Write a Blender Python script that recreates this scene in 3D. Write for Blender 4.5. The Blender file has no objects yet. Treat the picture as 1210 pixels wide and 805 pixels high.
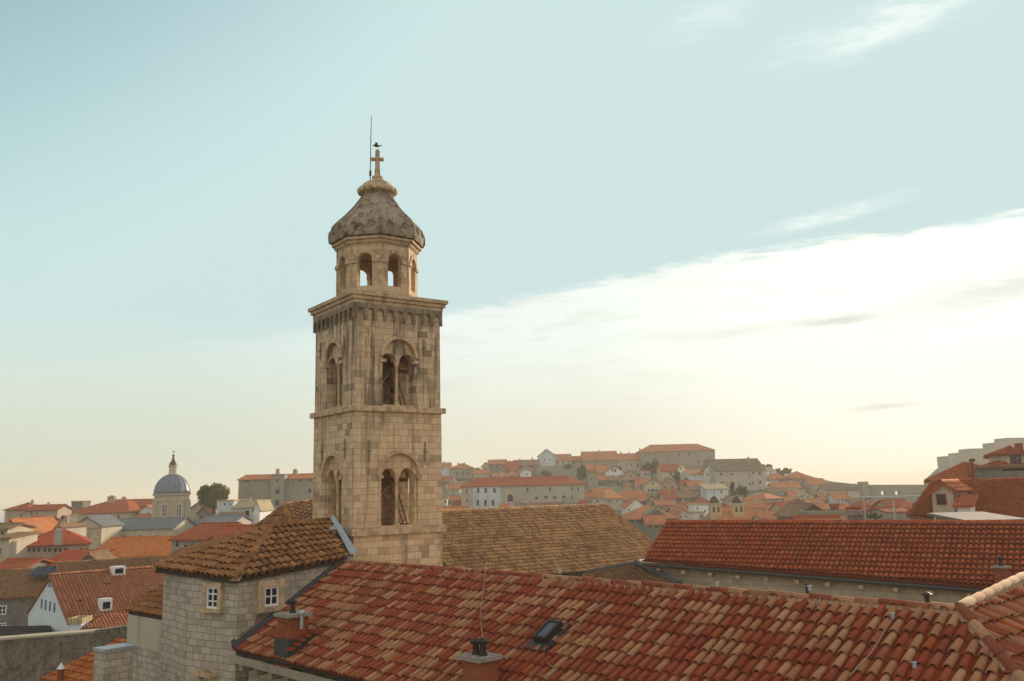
import bpy, bmesh, math, random
from mathutils import Vector, Matrix, Euler
R = math.radians
rng = random.Random(7)
scene = bpy.context.scene
COL = scene.collection

# ------------------------------------------------------------------ camera
F = 1040.0; CU, CV = 605.0, 402.5
CAMZ = 32.0
PITCH = R(9.57); ROLL = R(-1.35)
cam_d = bpy.data.cameras.new('camera'); cam = bpy.data.objects.new('camera', cam_d); COL.objects.link(cam)
cam_d.sensor_width = 36.0; cam_d.lens = 36.0 * F / 1210.0
cam_d.clip_start = 0.2; cam_d.clip_end = 60000
CR = Matrix.Rotation(R(90) + PITCH, 3, 'X') @ Matrix.Rotation(ROLL, 3, 'Z')
cam.matrix_world = Matrix.Translation((0, 0, CAMZ)) @ CR.to_4x4()
scene.camera = cam
# ------------------------------------------------------------------ sun and sky
SUN_AZ, SUN_EL = 33.0, 13.0           # degrees right of the view direction, above the horizon
scene.view_settings.view_transform = 'Standard'
scene.view_settings.look = 'None'
scene.view_settings.exposure = 1.5
scene.view_settings.gamma = 1.0
sl = bpy.data.lights.new('sun', 'SUN'); so = bpy.data.objects.new('sun', sl); COL.objects.link(so)
sl.energy = 2.0; sl.angle = R(3.0); sl.color = (1.0, 0.80, 0.58)
sd = Vector((math.sin(R(SUN_AZ)) * math.cos(R(SUN_EL)), math.cos(R(SUN_AZ)) * math.cos(R(SUN_EL)), math.sin(R(SUN_EL))))
so.rotation_euler = sd.to_track_quat('Z', 'Y').to_euler()

class NT:
    """tiny node-tree helper"""
    def __init__(s, nt): s.nt = nt; s.N = nt.nodes; s.L = nt.links
    def n(s, t, **kw):
        nd = s.N.new(t)
        for k, v in kw.items(): setattr(nd, k, v)
        return nd
    def put(s, sock, v):
        if isinstance(v, bpy.types.NodeSocket): s.L.new(v, sock)
        elif v is not None: sock.default_value = v
    def m(s, op, a, b=None, c=None, clamp=False):
        nd = s.n('ShaderNodeMath', operation=op, use_clamp=clamp)
        s.put(nd.inputs[0], a)
        if b is not None: s.put(nd.inputs[1], b)
        if c is not None: s.put(nd.inputs[2], c)
        return nd.outputs[0]
    def mix(s, f, a, b, blend='MIX'):
        nd = s.n('ShaderNodeMix', data_type='RGBA', blend_type=blend)
        s.put(nd.inputs[0], f)
        for i, v in ((6, a), (7, b)):
            if not isinstance(v, bpy.types.NodeSocket) and len(v) == 3: v = (*v, 1)
            s.put(nd.inputs[i], v)
        return nd.outputs[2]
    def ss(s, x, lo, hi, a=0.0, b=1.0):
        nd = s.n('ShaderNodeMapRange', interpolation_type='SMOOTHSTEP', clamp=True)
        s.put(nd.inputs[0], x); s.put(nd.inputs[1], lo); s.put(nd.inputs[2], hi); s.put(nd.inputs[3], a); s.put(nd.inputs[4], b)
        return nd.outputs[0]
    def noise(s, vec, scale, detail=4, rough=.55, dist=0.0):
        nd = s.n('ShaderNodeTexNoise'); s.put(nd.inputs['Vector'], vec)
        nd.inputs['Scale'].default_value = scale; nd.inputs['Detail'].default_value = detail
        nd.inputs['Roughness'].default_value = rough; nd.inputs['Distortion'].default_value = dist
        return nd.outputs[0]
    def mapv(s, vec, scale=(1, 1, 1), loc=(0, 0, 0), rot=(0, 0, 0)):
        nd = s.n('ShaderNodeMapping'); s.put(nd.inputs[0], vec)
        nd.inputs[1].default_value = loc; nd.inputs[2].default_value = rot; nd.inputs[3].default_value = scale
        return nd.outputs[0]
    def ramp(s, f, stops, interp='LINEAR'):
        nd = s.n('ShaderNodeValToRGB'); s.put(nd.inputs[0], f); cr = nd.color_ramp; cr.interpolation = interp
        while len(cr.elements) < len(stops): cr.elements.new(0.5)
        for e, (p, c) in zip(cr.elements, stops): e.position = p; e.color = (*c, 1)
        return nd.outputs[0]

world = bpy.data.worlds.new('World'); scene.world = world; world.use_nodes = True
w = NT(world.node_tree); w.N.clear()
out = w.n('ShaderNodeOutputWorld'); bg = w.n('ShaderNodeBackground'); w.L.new(bg.outputs[0], out.inputs[0])
sky = w.n('ShaderNodeTexSky', sky_type='NISHITA'); sky.sun_disc = False
sky.sun_elevation = R(SUN_EL); sky.sun_rotation = R(SUN_AZ); sky.air_density = 1.0; sky.dust_density = 2.0; sky.ozone_density = 1.0; sky.altitude = 50
tc = w.n('ShaderNodeTexCoord'); dirv = tc.outputs['Generated']
sep = w.n('ShaderNodeSeparateXYZ'); w.L.new(dirv, sep.inputs[0])
dx, dy, dz = sep.outputs
az = w.m('ARCTAN2', dx, dy)                      # radians right of +Y
el = w.m('ARCSINE', dz)
comb = w.n('ShaderNodeCombineXYZ'); w.put(comb.inputs[0], az); w.put(comb.inputs[1], el)
ae = comb.outputs[0]
# high thin veil of cloud: one bank whose upper rim climbs to the right, plus a few wisps
n1 = w.noise(w.mapv(ae, (3.0, 9.0, 1), rot=(0, 0, R(-12))), 2.2, 6, .6, .3)
n2 = w.noise(w.mapv(ae, (6.0, 34.0, 1), rot=(0, 0, R(-9))), 2.0, 5, .62, .4)
n3 = w.noise(w.mapv(ae, (10, 60, 1), rot=(0, 0, R(-14))), 3.0, 4, .6, .2)
rim = w.m('ADD', w.m('MINIMUM', w.m('MULTIPLY', az, 0.15), w.m('ADD', w.m('MULTIPLY', az, 0.04), .024)), 0.2165)
rim = w.m('ADD', rim, w.m('MULTIPLY', w.m('SUBTRACT', n1, .5), 0.045))
rim = w.m('ADD', rim, w.m('MULTIPLY', w.m('SUBTRACT', n3, .5), 0.022))
below = w.m('SUBTRACT', rim, el)
bank = w.ss(below, -0.002, 0.013)
bank = w.m('MULTIPLY', bank, w.ss(az, -0.40, 0.05, 0.15, 1.0))
base = w.mix(1.0, sky.outputs[0], (1.10, 1.22, .98), 'MULTIPLY')
bw = w.n('ShaderNodeRGBToBW'); w.L.new(base, bw.inputs[0]); lum = bw.outputs[0]
lowc = w.ss(el, 0.0, 0.22)
pale = w.mix(lowc, (3.5, 3.65, 2.95), (2.85, 3.68, 3.68))
base = w.mix(w.ss(lum, 1.5, 4.4), base, pale)             # thin even haze over the sun's side of the sky
base = w.mix(w.ss(el, .16, .0, 0, .75), base, w.mix(w.ss(az, -.3, .3), (2.75, 3.15, 2.65), (3.5, 3.4, 2.7)))
sund = w.n('ShaderNodeVectorMath', operation='DOT_PRODUCT'); w.L.new(dirv, sund.inputs[0]); sund.inputs[1].default_value = sd
glow = w.ss(sund.outputs['Value'], 0.86, 1.0)
lowc2 = w.ss(el, 0.0, 0.19)
cloudcol = w.mix(lowc2, (3.85, 3.65, 2.8), (4.5, 4.8, 4.55))
cloudcol = w.mix(w.m('MULTIPLY', w.ss(n2, .48, .68), .45), cloudcol, (3.65, 3.72, 3.2))
cloudcol = w.mix(w.m('MULTIPLY', w.ss(n3, .46, .66), .22), cloudcol, (3.9, 4.05, 3.6))
cloudcol = w.mix(w.m('MULTIPLY', glow, .6), cloudcol, (6.3, 6.2, 5.5))
col = w.mix(w.m('MULTIPLY', bank, 0.88), base, cloudcol)
def greywisp(a0, e0, slope, ln, th, amt, prev):
    da = w.m('SUBTRACT', az, a0); de = w.m('SUBTRACT', w.m('SUBTRACT', el, e0), w.m('MULTIPLY', da, slope))
    g = w.m('MULTIPLY', w.ss(w.m('ABSOLUTE', da), ln, 0.0), w.ss(w.m('ADD', w.m('ABSOLUTE', de), w.m('MULTIPLY', w.m('SUBTRACT', n3, .5), th * 1.6)), th, 0.0))
    return w.mix(w.m('MULTIPLY', g, amt), prev, (3.1, 3.3, 2.95))
col = greywisp(.36, .170, .02, .07, .008, .8, col); col = greywisp(.40, .076, .05, .06, .006, .6, col); col = greywisp(.52, .185, .10, .16, .022, .55, col); col = greywisp(.25, .165, .06, .12, .012, .35, col)
# bright broken cloud added in unseen sky behind and overhead, to light facing walls
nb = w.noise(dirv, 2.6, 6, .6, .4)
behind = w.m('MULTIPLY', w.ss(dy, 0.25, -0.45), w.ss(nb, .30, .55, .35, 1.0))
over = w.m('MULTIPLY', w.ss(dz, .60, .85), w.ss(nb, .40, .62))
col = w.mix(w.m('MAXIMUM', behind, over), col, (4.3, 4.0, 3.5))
def wisp(a0, e0, slope, ln, th, amt, prev):
    da = w.m('SUBTRACT', az, a0); de = w.m('SUBTRACT', w.m('SUBTRACT', el, e0), w.m('MULTIPLY', da, slope))
    g = w.m('MULTIPLY', w.ss(w.m('ABSOLUTE', da), ln, 0.0), w.ss(w.m('ADD', w.m('ABSOLUTE', de), w.m('MULTIPLY', w.m('SUBTRACT', n3, .5), th * .9)), th, 0.0))
    g = w.m('MULTIPLY', g, w.ss(n2, .38, .62, .3, 1.0))
    return w.mix(w.m('MULTIPLY', g, amt), prev, (4.7, 5.0, 4.8))
col = wisp(0.362, 0.281, 0.14, 0.11, 0.012, .9, col)
col = wisp(0.43, 0.462, 0.10, 0.17, 0.035, .75, col)
col = wisp(0.24, 0.50, 0.15, 0.10, 0.03, .30, col)
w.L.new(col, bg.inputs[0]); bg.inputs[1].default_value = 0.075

# ------------------------------------------------------------------ picture geometry helpers
def ray(u, v):
    d = CR @ Vector(((u - CU) / F, -(v - CV) / F, -1.0))
    return d / d.y
def P(u, v, Z):                       # world point seen at pixel (u,v) of the photo, Z metres in front
    d = ray(u, v); return Vector((0, 0, CAMZ)) + d * Z
def PZ(u, v, z):                      # ... at world height z
    d = ray(u, v); return Vector((0, 0, CAMZ)) + d * ((z - CAMZ) / d.z)
def PP(u, v, p0, n):                  # ... on a plane
    d = ray(u, v); o = Vector((0, 0, CAMZ)); return o + d * ((p0 - o).dot(n) / d.dot(n))

# ------------------------------------------------------------------ object helpers
def mesh_obj(name, verts, faces, mat, parent=None, loc=None, smooth=False, rnd=None):
    loc = Vector(loc) if loc is not None else Vector((0, 0, 0))
    me = bpy.data.meshes.new(name)
    me.from_pydata([tuple(Vector(v) - loc) for v in verts], [], faces)
    if mat is not None: me.materials.append(mat)
    auto_uv(me)
    if rnd is not None:
        at = me.attributes.new('rnd', 'FLOAT', 'FACE'); at.data.foreach_set('value', rnd)
    if smooth: me.polygons.foreach_set('use_smooth', [True] * len(me.polygons))
    me.update()
    o = bpy.data.objects.new(name, me); COL.objects.link(o); o.location = loc
    if parent is not None: attach(o, parent)
    return o
def attach(o, parent):
    """parent keeping the world place (parents are never scaled; rotation about z only)"""
    pm = world_of(parent); om = o.matrix_basis.copy(); o.parent = parent
    o.matrix_basis = pm.inverted() @ om
def world_of(o):
    m = o.matrix_basis.copy(); p = o.parent
    while p is not None: m = p.matrix_basis @ m; p = p.parent
    return m
def auto_uv(me):
    uv = me.uv_layers.new(name='UVMap'); data = []
    vs = me.vertices
    for p in me.polygons:
        n = p.normal
        if abs(n.z) > 0.985: t, b = Vector((1, 0, 0)), Vector((0, 1, 0))
        else:
            t = Vector((-n.y, n.x, 0)).normalized(); b = n.cross(t)
        off = round(n.x * 3.7 + n.y * 2.3, 1)
        for vi in p.vertices:
            c = vs[vi].co; data += [c.dot(t) + off, c.dot(b)]
    uv.data.foreach_set('uv', data)
def thing(name, label, cat, loc, group=None, rz=0.0):
    o = bpy.data.objects.new(name, None); COL.objects.link(o); o.location = loc; o.rotation_euler = (0, 0, rz)
    o.empty_display_size = .5
    o['label'] = label; o['category'] = cat
    if group: o['group'] = group
    return o
def tag(o, label, cat, group=None, kind=None):
    if label: o['label'] = label
    if cat: o['category'] = cat
    if group: o['group'] = group
    if kind: o['kind'] = kind
    return o
class MB:
    def __init__(s): s.v = []; s.f = []; s.r = []
    def add(s, vs, fs, r=None):
        b = len(s.v); s.v += [Vector(x) for x in vs]; s.f += [tuple(i + b for i in f) for f in fs]
        s.r += [r if r is not None else 0.5] * len(fs)
    def box(s, c, sx, sy, sz, rz=0.0, r=None, M=None):
        """box centred at c"""
        c = Vector(c); q = []
        for z in (-.5, .5):
            for x, y in ((-.5, -.5), (.5, -.5), (.5, .5), (-.5, .5)):
                p = Vector((x * sx, y * sy, z * sz)); p.rotate(Euler((0, 0, rz))); q.append(c + p)
        if M is not None: q = [M @ p for p in q]
        s.add(q, [(0, 3, 2, 1), (4, 5, 6, 7), (0, 1, 5, 4), (1, 2, 6, 5), (2, 3, 7, 6), (3, 0, 4, 7)], r)
    def obox(s, o, X, Y, Z, r=None):
        """box from a corner and three edge vectors"""
        q = [o, o + X, o + X + Y, o + Y]; q += [p + Z for p in q]
        s.add(q, [(0, 3, 2, 1), (4, 5, 6, 7), (0, 1, 5, 4), (1, 2, 6, 5), (2, 3, 7, 6), (3, 0, 4, 7)], r)
    def prism(s, poly, z0, z1, r=None):
        n = len(poly); vs = [(p[0], p[1], z0) for p in poly] + [(p[0], p[1], z1) for p in poly]
        s.add(vs, [tuple(range(n - 1, -1, -1)), tuple(range(n, 2 * n))] + [(i, (i + 1) % n, n + (i + 1) % n, n + i) for i in range(n)], r)
    def extrude(s, poly, d, r=None):
        """planar 3-D polygon pushed along d"""
        n = len(poly); vs = [Vector(p) for p in poly]; vs += [p + d for p in vs]
        s.add(vs, [tuple(range(n - 1, -1, -1)), tuple(range(n, 2 * n))] + [(i, (i + 1) % n, n + (i + 1) % n, n + i) for i in range(n)], r)
    def tube(s, pts, rad, seg=8, r=None, cap=True):
        pts = [Vector(p) for p in pts]; rads = rad if isinstance(rad, (list, tuple)) else [rad] * len(pts)
        rings = []
        for i, p in enumerate(pts):
            t = (pts[min(i + 1, len(pts) - 1)] - pts[max(i - 1, 0)]).normalized()
            a = t.cross(Vector((0, 0, 1)) if abs(t.z) < .95 else Vector((1, 0, 0))).normalized(); b = t.cross(a)
            rings.append([p + (a * math.cos(k * 2 * math.pi / seg) + b * math.sin(k * 2 * math.pi / seg)) * rads[i] for k in range(seg)])
        vs = [q for rg in rings for q in rg]; fs = []
        for i in range(len(pts) - 1):
            for k in range(seg):
                a, b = i * seg + k, i * seg + (k + 1) % seg; fs.append((a, b, b + seg, a + seg))
        if cap: fs += [tuple(range(seg - 1, -1, -1)), tuple(range(len(vs) - seg, len(vs)))]
        s.add(vs, fs, r)
    def lathe(s, c, prof, seg=16, rot=0.0, r=None, cap=True):
        """prof = [(radius, z)] from bottom to top round a vertical axis at c"""
        c = Vector(c); vs = []; n = len(prof)
        for (rr, z) in prof:
            for k in range(seg):
                a = rot + k * 2 * math.pi / seg; vs.append(c + Vector((rr * math.cos(a), rr * math.sin(a), z)))
        fs = []
        for i in range(n - 1):
            for k in range(seg):
                a, b = i * seg + k, i * seg + (k + 1) % seg; fs.append((a, b, b + seg, a + seg))
        if cap: fs += [tuple(range(seg - 1, -1, -1)), tuple(range((n - 1) * seg, n * seg))]
        s.add(vs, fs, r)
    def build(s, name, mat, parent=None, loc=None, smooth=False, rnd=False):
        return mesh_obj(name, s.v, s.f, mat, parent, loc, smooth, s.r if rnd else None)
def fix_normals(me):
    b = bmesh.new(); b.from_mesh(me); bmesh.ops.remove_doubles(b, verts=b.verts, dist=1e-5); bmesh.ops.recalc_face_normals(b, faces=b.faces); b.to_mesh(me); b.free()
def boolean(o, cutters):
    """cut the cutter meshes (MB) out of o, keeping o one clean mesh"""
    cs = []; fix_normals(o.data)
    for c in cutters:
        co = mesh_obj('cutter', c.v, c.f, None); fix_normals(co.data); co.matrix_basis = Matrix.Identity(4); cs.append(co)
        md = o.modifiers.new('cut', 'BOOLEAN'); md.operation = 'DIFFERENCE'; md.solver = 'EXACT'; md.object = co
        md.use_self = False
    bpy.context.view_layer.update()
    dg = bpy.context.evaluated_depsgraph_get()
    me = bpy.data.meshes.new_from_object(o.evaluated_get(dg)); o.modifiers.clear(); old = o.data
    mats = [m for m in old.materials]
    o.data = me; me.materials.clear()
    for m in mats: me.materials.append(m)
    while me.uv_layers: me.uv_layers.remove(me.uv_layers[0])
    auto_uv(me)
    me.name = old.name
    for c in cs:
        m = c.data; bpy.data.objects.remove(c); bpy.data.meshes.remove(m)
    return o
def split_loose(o, parent):
    b = bmesh.new(); b.from_mesh(o.data); seen = set(); b.verts.ensure_lookup_table(); k = 0
    for v0 in b.verts:
        if v0.index in seen: continue
        st = [v0]; isl = []; seen.add(v0.index)
        while st:
            v = st.pop(); isl.append(v)
            for e in v.link_edges:
                q = e.other_vert(v)
                if q.index not in seen: seen.add(q.index); st.append(q)
        ix = {v.index: i for i, v in enumerate(isl)}; fs = {f for v in isl for f in v.link_faces}
        mesh_obj(o.name.split('.')[0], [v.co.copy() for v in isl], [tuple(ix[v.index] for v in f.verts) for f in fs], o.data.materials[0], parent); k += 1
    b.free(); bpy.data.objects.remove(o)
def smooth_auto(o, ang=40):
    for p in o.data.polygons: p.use_smooth = True
    md = o.data
    try: md.set_sharp_from_angle(angle=R(ang))
    except Exception: pass

# ------------------------------------------------------------------ materials
MATS = {}
def new_mat(key):
    m = bpy.data.materials.new(key); m.use_nodes = True; t = NT(m.node_tree); t.N.clear()
    o = t.n('ShaderNodeOutputMaterial'); b = t.n('ShaderNodeBsdfPrincipled'); t.L.new(b.outputs[0], o.inputs[0])
    b.inputs['Specular IOR Level'].default_value = .22
    return m, t, b
def uvn(t):
    return t.n('ShaderNodeUVMap').outputs[0]
def mul(c, k): return tuple(min(1, x * k) for x in c)
def stone_mat(key, c1, c2, c3, bw=.5, bh=.27, mortar=.012, mcol=None, stain=.5, rough=.9, bump=.35, streak=0.0):
    """squared blocks: three block tones, joints, weather stains with shapes of their own"""
    if key in MATS: return MATS[key]
    m, t, b = new_mat(key); uv = uvn(t)
    geo = t.n('ShaderNodeTexCoord').outputs['Object']
    br = t.n('ShaderNodeTexBrick'); wob = t.noise(uv, 1.3, 2)
    uvw = t.n('ShaderNodeVectorMath', operation='MULTIPLY_ADD')
    cx = t.n('ShaderNodeCombineXYZ'); t.put(cx.inputs[0], wob); t.put(cx.inputs[1], wob)
    t.L.new(cx.outputs[0], uvw.inputs[0]); uvw.inputs[1].default_value = (.16, .08, 0); t.L.new(uv, uvw.inputs[2])
    t.L.new(uvw.outputs[0], br.inputs['Vector'])
    br.inputs['Scale'].default_value = 1; br.inputs['Brick Width'].default_value = bw; br.inputs['Row Height'].default_value = bh
    br.inputs['Mortar Size'].default_value = mortar; br.inputs['Mortar Smooth'].default_value = .3
    br.inputs['Color1'].default_value = (0, 0, 0, 1); br.inputs['Color2'].default_value = (1, 1, 1, 1); br.inputs['Mortar'].default_value = (.5, .5, .5, 1)
    br.offset_frequency = 2; br.squash = .7; br.squash_frequency = 3
    blk = t.ramp(br.outputs[0], [(0.0, c1), (.45, mul(c1, .94)), (.62, c2), (.86, mul(c2, .96)), (1.0, c3)])
    fine = t.noise(geo, 9, 5, .7); mid = t.noise(geo, .9, 5, .6, .6); big = t.noise(geo, .27, 3, .5, .4)
    col = t.mix(t.ss(fine, .35, .75, 0, .35), blk, mul(c1, .62))
    col = t.mix(t.ss(mid, .52, .72, 0, stain), col, mul(c3, .52))
    col = t.mix(t.ss(big, .45, .7, 0, .35), col, mul(c2, 1.12))
    if streak > 0:
        st = t.noise(t.mapv(uv, (3.2, .22, 1)), 1.0, 5, .65, .3)
        col = t.mix(t.ss(st, .50 if streak < .75 else .46, .68 if streak < .75 else .62, 0, streak), col, (.075, .065, .055))
    col = t.mix(br.outputs[1], col, mcol or mul(c1, .5))
    t.L.new(col, b.inputs['Base Color']); b.inputs['Roughness'].default_value = rough
    bp = t.n('ShaderNodeBump'); bp.inputs['Strength'].default_value = bump; bp.inputs['Distance'].default_value = .03
    hh = t.m('SUBTRACT', t.m('MULTIPLY', fine, .5), br.outputs[1]); t.L.new(hh, bp.inputs['Height']); t.L.new(bp.outputs[0], b.inputs['Normal'])
    MATS[key] = m; return m
def plaster_mat(key, c, var=.25, rough=.9, scale=1.0, dirt=(.12, .10, .08), mott=0.0):
    if key in MATS: return MATS[key]
    m, t, b = new_mat(key); g = t.n('ShaderNodeTexCoord').outputs['Object']; uv = uvn(t)
    a = t.noise(g, .35 * scale, 5, .6, .5); f = t.noise(g, 6 * scale, 4, .6); s = t.noise(t.mapv(uv, (1.6, .18, 1)), 1.0 * scale, 4, .6, .2)
    col = t.mix(t.ss(a, .4, .7, 0, var), c, mul(c, .62))
    col = t.mix(t.ss(s, .52, .72, 0, var), col, dirt)
    col = t.mix(t.ss(f, .4, .8, 0, .18), col, mul(c, .7))
    if mott > 0:
        q1 = t.noise(g, 2.6, 7, .75, .8); q2 = t.noise(t.mapv(g, (1, 1, .35)), 4.2, 6, .7, .5)
        col = t.mix(t.ss(q1, .47, .60, 0, mott), col, dirt); col = t.mix(t.ss(q2, .55, .68, 0, mott * .8), col, mul(c, 1.5))
    t.L.new(col, b.inputs['Base Color']); b.inputs['Roughness'].default_value = rough
    bp = t.n('ShaderNodeBump'); bp.inputs['Strength'].default_value = .2; bp.inputs['Distance'].default_value = .02
    t.L.new(f, bp.inputs['Height']); t.L.new(bp.outputs[0], b.inputs['Normal'])
    MATS[key] = m; return m
def tiles_mat(key, cols, rough=.93, lichen=.0, dark=.35):
    """real modelled tiles: tone of each tile from its own 'rnd' value"""
    if key in MATS: return MATS[key]
    m, t, b = new_mat(key); at = t.n('ShaderNodeAttribute', attribute_name='rnd').outputs['Fac']
    g = t.n('ShaderNodeTexCoord').outputs['Object']
    n = len(cols); tot = sum(c[1] for c in cols); acc = 0; stops = []
    for c, wgt in cols:
        stops.append((acc / tot, c)); acc += wgt
    col = t.ramp(at, stops, 'CONSTANT')
    jit = t.m('FRACT', t.m('MULTIPLY', at, 57.31)); 
    col = t.mix(t.m('MULTIPLY', jit, .28), col, mul(cols[0][0], .72))
    a = t.noise(g, 13, 5, .7); bb = t.noise(g, .55, 5, .6, .5)
    col = t.mix(t.ss(a, .45, .75, 0, .38), col, mul(cols[0][0], .5))
    col = t.mix(t.ss(bb, .45, .72, 0, dark), col, (.10, .052, .032))
    if lichen > 0:
        c = t.noise(g, 3.0, 6, .7, .3); col = t.mix(t.ss(c, .52, .68, 0, lichen), col, (.21, .17, .105))
    t.L.new(col, b.inputs['Base Color']); b.inputs['Roughness'].default_value = rough; b.inputs['Specular IOR Level'].default_value = .06
    bp = t.n('ShaderNodeBump'); bp.inputs['Strength'].default_value = .25; bp.inputs['Distance'].default_value = .01
    t.L.new(a, bp.inputs['Height']); t.L.new(bp.outputs[0], b.inputs['Normal'])
    MATS[key] = m; return m
def tile_sheet_mat(key, c, c2, pitch=.22, expo=.36, dark=.4, bump=.9):
    """far roofs: barrel rows worked in UV metres"""
    if key in MATS: return MATS[key]
    m, t, b = new_mat(key); uv = uvn(t); sp = t.n('ShaderNodeSeparateXYZ'); t.L.new(uv, sp.inputs[0])
    g = t.n('ShaderNodeTexCoord').outputs['Object']
    cu = t.m('DIVIDE', sp.outputs[0], pitch); cv = t.m('DIVIDE', sp.outputs[1], expo)
    cc = t.n('ShaderNodeCombineXYZ'); t.put(cc.inputs[0], t.m('FLOOR', cu)); t.put(cc.inputs[1], t.m('FLOOR', cv))
    wn = t.n('ShaderNodeTexWhiteNoise', noise_dimensions='2D'); t.L.new(cc.outputs[0], wn.inputs[0])
    col = t.mix(t.ss(wn.outputs[0], .35, .8), c, c2)
    bb = t.noise(g, .30, 6, .65, .6); a = t.noise(g, 2.2, 5, .7)
    col = t.mix(t.ss(bb, .42, .68, 0, dark), col, mul(c, .45))
    col = t.mix(t.ss(a, .45, .75, 0, .45), col, mul(c2, .62))
    h = t.m('ABSOLUTE', t.m('SINE', t.m('MULTIPLY', cu, math.pi)))
    fr = t.m('FRACT', cv)
    gap = t.ss(h, .0, .45, .45, 0)
    col = t.mix(gap, col, mul(c, .35))
    t.L.new(col, b.inputs['Base Color']); b.inputs['Roughness'].default_value = .95; b.inputs['Specular IOR Level'].default_value = .06
    bp = t.n('ShaderNodeBump'); bp.inputs['Strength'].default_value = bump; bp.inputs['Distance'].default_value = .07
    t.L.new(t.m('ADD', h, t.m('MULTIPLY', fr, -.35)), bp.inputs['Height']); t.L.new(bp.outputs[0], b.inputs['Normal'])
    MATS[key] = m; return m
def flat_mat(key, c, rough=.6, metal=0.0, var=.2, scale=6.0):
    if key in MATS: return MATS[key]
    m, t, b = new_mat(key); g = t.n('ShaderNodeTexCoord').outputs['Object']; a = t.noise(g, scale, 4, .6)
    t.L.new(t.mix(t.ss(a, .35, .75, 0, var), c, mul(c, .45)), b.inputs['Base Color'])
    b.inputs['Roughness'].default_value = rough; b.inputs['Metallic'].default_value = metal
    MATS[key] = m; return m
def glass_mat():
    if 'glass' in MATS: return MATS['glass']
    m, t, b = new_mat('window_glass'); b.inputs['Base Color'].default_value = (.015, .018, .022, 1); b.inputs['Roughness'].default_value = .12; b.inputs['Specular IOR Level'].default_value = .5
    MATS['glass'] = m; return m
def leaf_mat(key, c1, c2):
    if key in MATS: return MATS[key]
    m, t, b = new_mat(key); at = t.n('ShaderNodeAttribute', attribute_name='rnd').outputs['Fac']
    cc = t.mix(at, c1, c2); t.L.new(cc, b.inputs['Base Color']); b.inputs['Roughness'].default_value = .8
    tl = t.n('ShaderNodeBsdfTranslucent'); t.L.new(t.mix(.35, cc, (.35, .32, .06)), tl.inputs[0]); mx = t.n('ShaderNodeMixShader'); mx.inputs[0].default_value = .4
    t.L.new(b.outputs[0], mx.inputs[1]); t.L.new(tl.outputs[0], mx.inputs[2]); t.L.new(mx.outputs[0], [n for n in t.N if n.type == 'OUTPUT_MATERIAL'][0].inputs[0])
    MATS[key] = m; return m
GLASS = glass_mat()
M_TOWER = stone_mat('tower_stone', (.72, .55, .36), (.60, .43, .27), (.30, .22, .155), .42, .235, .008, (.27, .20, .135), .7, streak=.5)
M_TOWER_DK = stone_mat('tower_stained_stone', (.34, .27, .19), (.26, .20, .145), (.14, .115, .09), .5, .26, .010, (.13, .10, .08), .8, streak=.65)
M_CARVED = plaster_mat('carved_limestone', (.60, .44, .28), .55, scale=2.5, dirt=(.13, .10, .07), mott=.5)
M_UPPER = stone_mat('streaked_tower_stone', (.69, .525, .345), (.56, .405, .26), (.20, .15, .11), .42, .235, .007, (.24, .18, .125), .95, streak=.80)
M_LANT = stone_mat('lantern_stone', (.66, .49, .31), (.56, .39, .245), (.32, .225, .145), .36, .20, .006, (.28, .2, .13), .8, streak=.55)
M_DOME = plaster_mat('weathered_dome_stone', (.37, .30, .22), .8, scale=4.0, dirt=(.07, .06, .05), mott=.75)
M_ASH = stone_mat('apse_ashlar', (.52, .45, .37), (.41, .35, .285), (.27, .225, .18), .40, .205, .011, (.20, .165, .13), .35, streak=.28)
M_WALL2 = stone_mat('nave_wall_stone', (.42, .35, .26), (.36, .29, .21), (.27, .21, .15), .5, .25, .012, (.20, .16, .12), .35)
M_RUBBLE = plaster_mat('rubble_render', (.25, .21, .17), .85, scale=3.2, dirt=(.09, .075, .062), mott=.75)
M_LEAD = flat_mat('lead_flashing', (.06, .06, .065), .5, .2)
M_ZINC = flat_mat('zinc_sheet', (.42, .46, .48), .42, .5)
M_IRON = flat_mat('dark_iron', (.05, .04, .035), .6, .5)
M_CABLE = flat_mat('pale_cable', (.34, .29, .25), .6)
M_GUTTER = flat_mat('old_gutter_metal', (.20, .17, .14), .6, .3, .5)
M_WHITEP = flat_mat('white_paint', (.75, .77, .78), .5)
M_WOODD = flat_mat('dark_wood', (.07, .05, .035), .8)
M_BEAM = flat_mat('belfry_timber', (.20, .12, .065), .85)
M_MORTAR = plaster_mat('ridge_mortar', (.40, .27, .19), .3, scale=4)
M_BRICK = stone_mat('chimney_brick', (.28, .06, .027), (.34, .09, .04), (.13, .04, .025), .25, .075, .008, (.20, .11, .07), .7)
T_NEAR = tiles_mat('clay_barrel_tiles', [((.29, .070, .040), 3.6), ((.34, .088, .047), 2.4), ((.33, .115, .065), 1.4), ((.42, .205, .112), 3.8), ((.475, .26, .142), 2.2), ((.40, .10, .035), .22)], dark=.25, lichen=.12)
T_PAN = tiles_mat('clay_channel_tiles', [((.24, .050, .022), 5), ((.30, .07, .03), 3), ((.18, .04, .022), 2)], dark=.3)
T_RED = tiles_mat('new_red_tiles', [((.385, .088, .036), 6), ((.31, .068, .032), 2), ((.43, .125, .052), 2), ((.25, .075, .045), .5)], dark=.18)
T_BROWN = tiles_mat('old_brown_tiles', [((.33, .155, .068), 5), ((.39, .20, .09), 3), ((.24, .11, .055), 2.5), ((.42, .19, .08), 1)], lichen=.25, dark=.35)
T_OCHRE = tiles_mat('old_ochre_tiles', [((.40, .215, .095), 5), ((.46, .27, .125), 3), ((.31, .15, .07), 3), ((.25, .12, .06), 1.5)], lichen=.15, dark=.42)
T_DKB = flat_mat('tile_channel_shadow_brown', (.12, .065, .035), .9)
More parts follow.
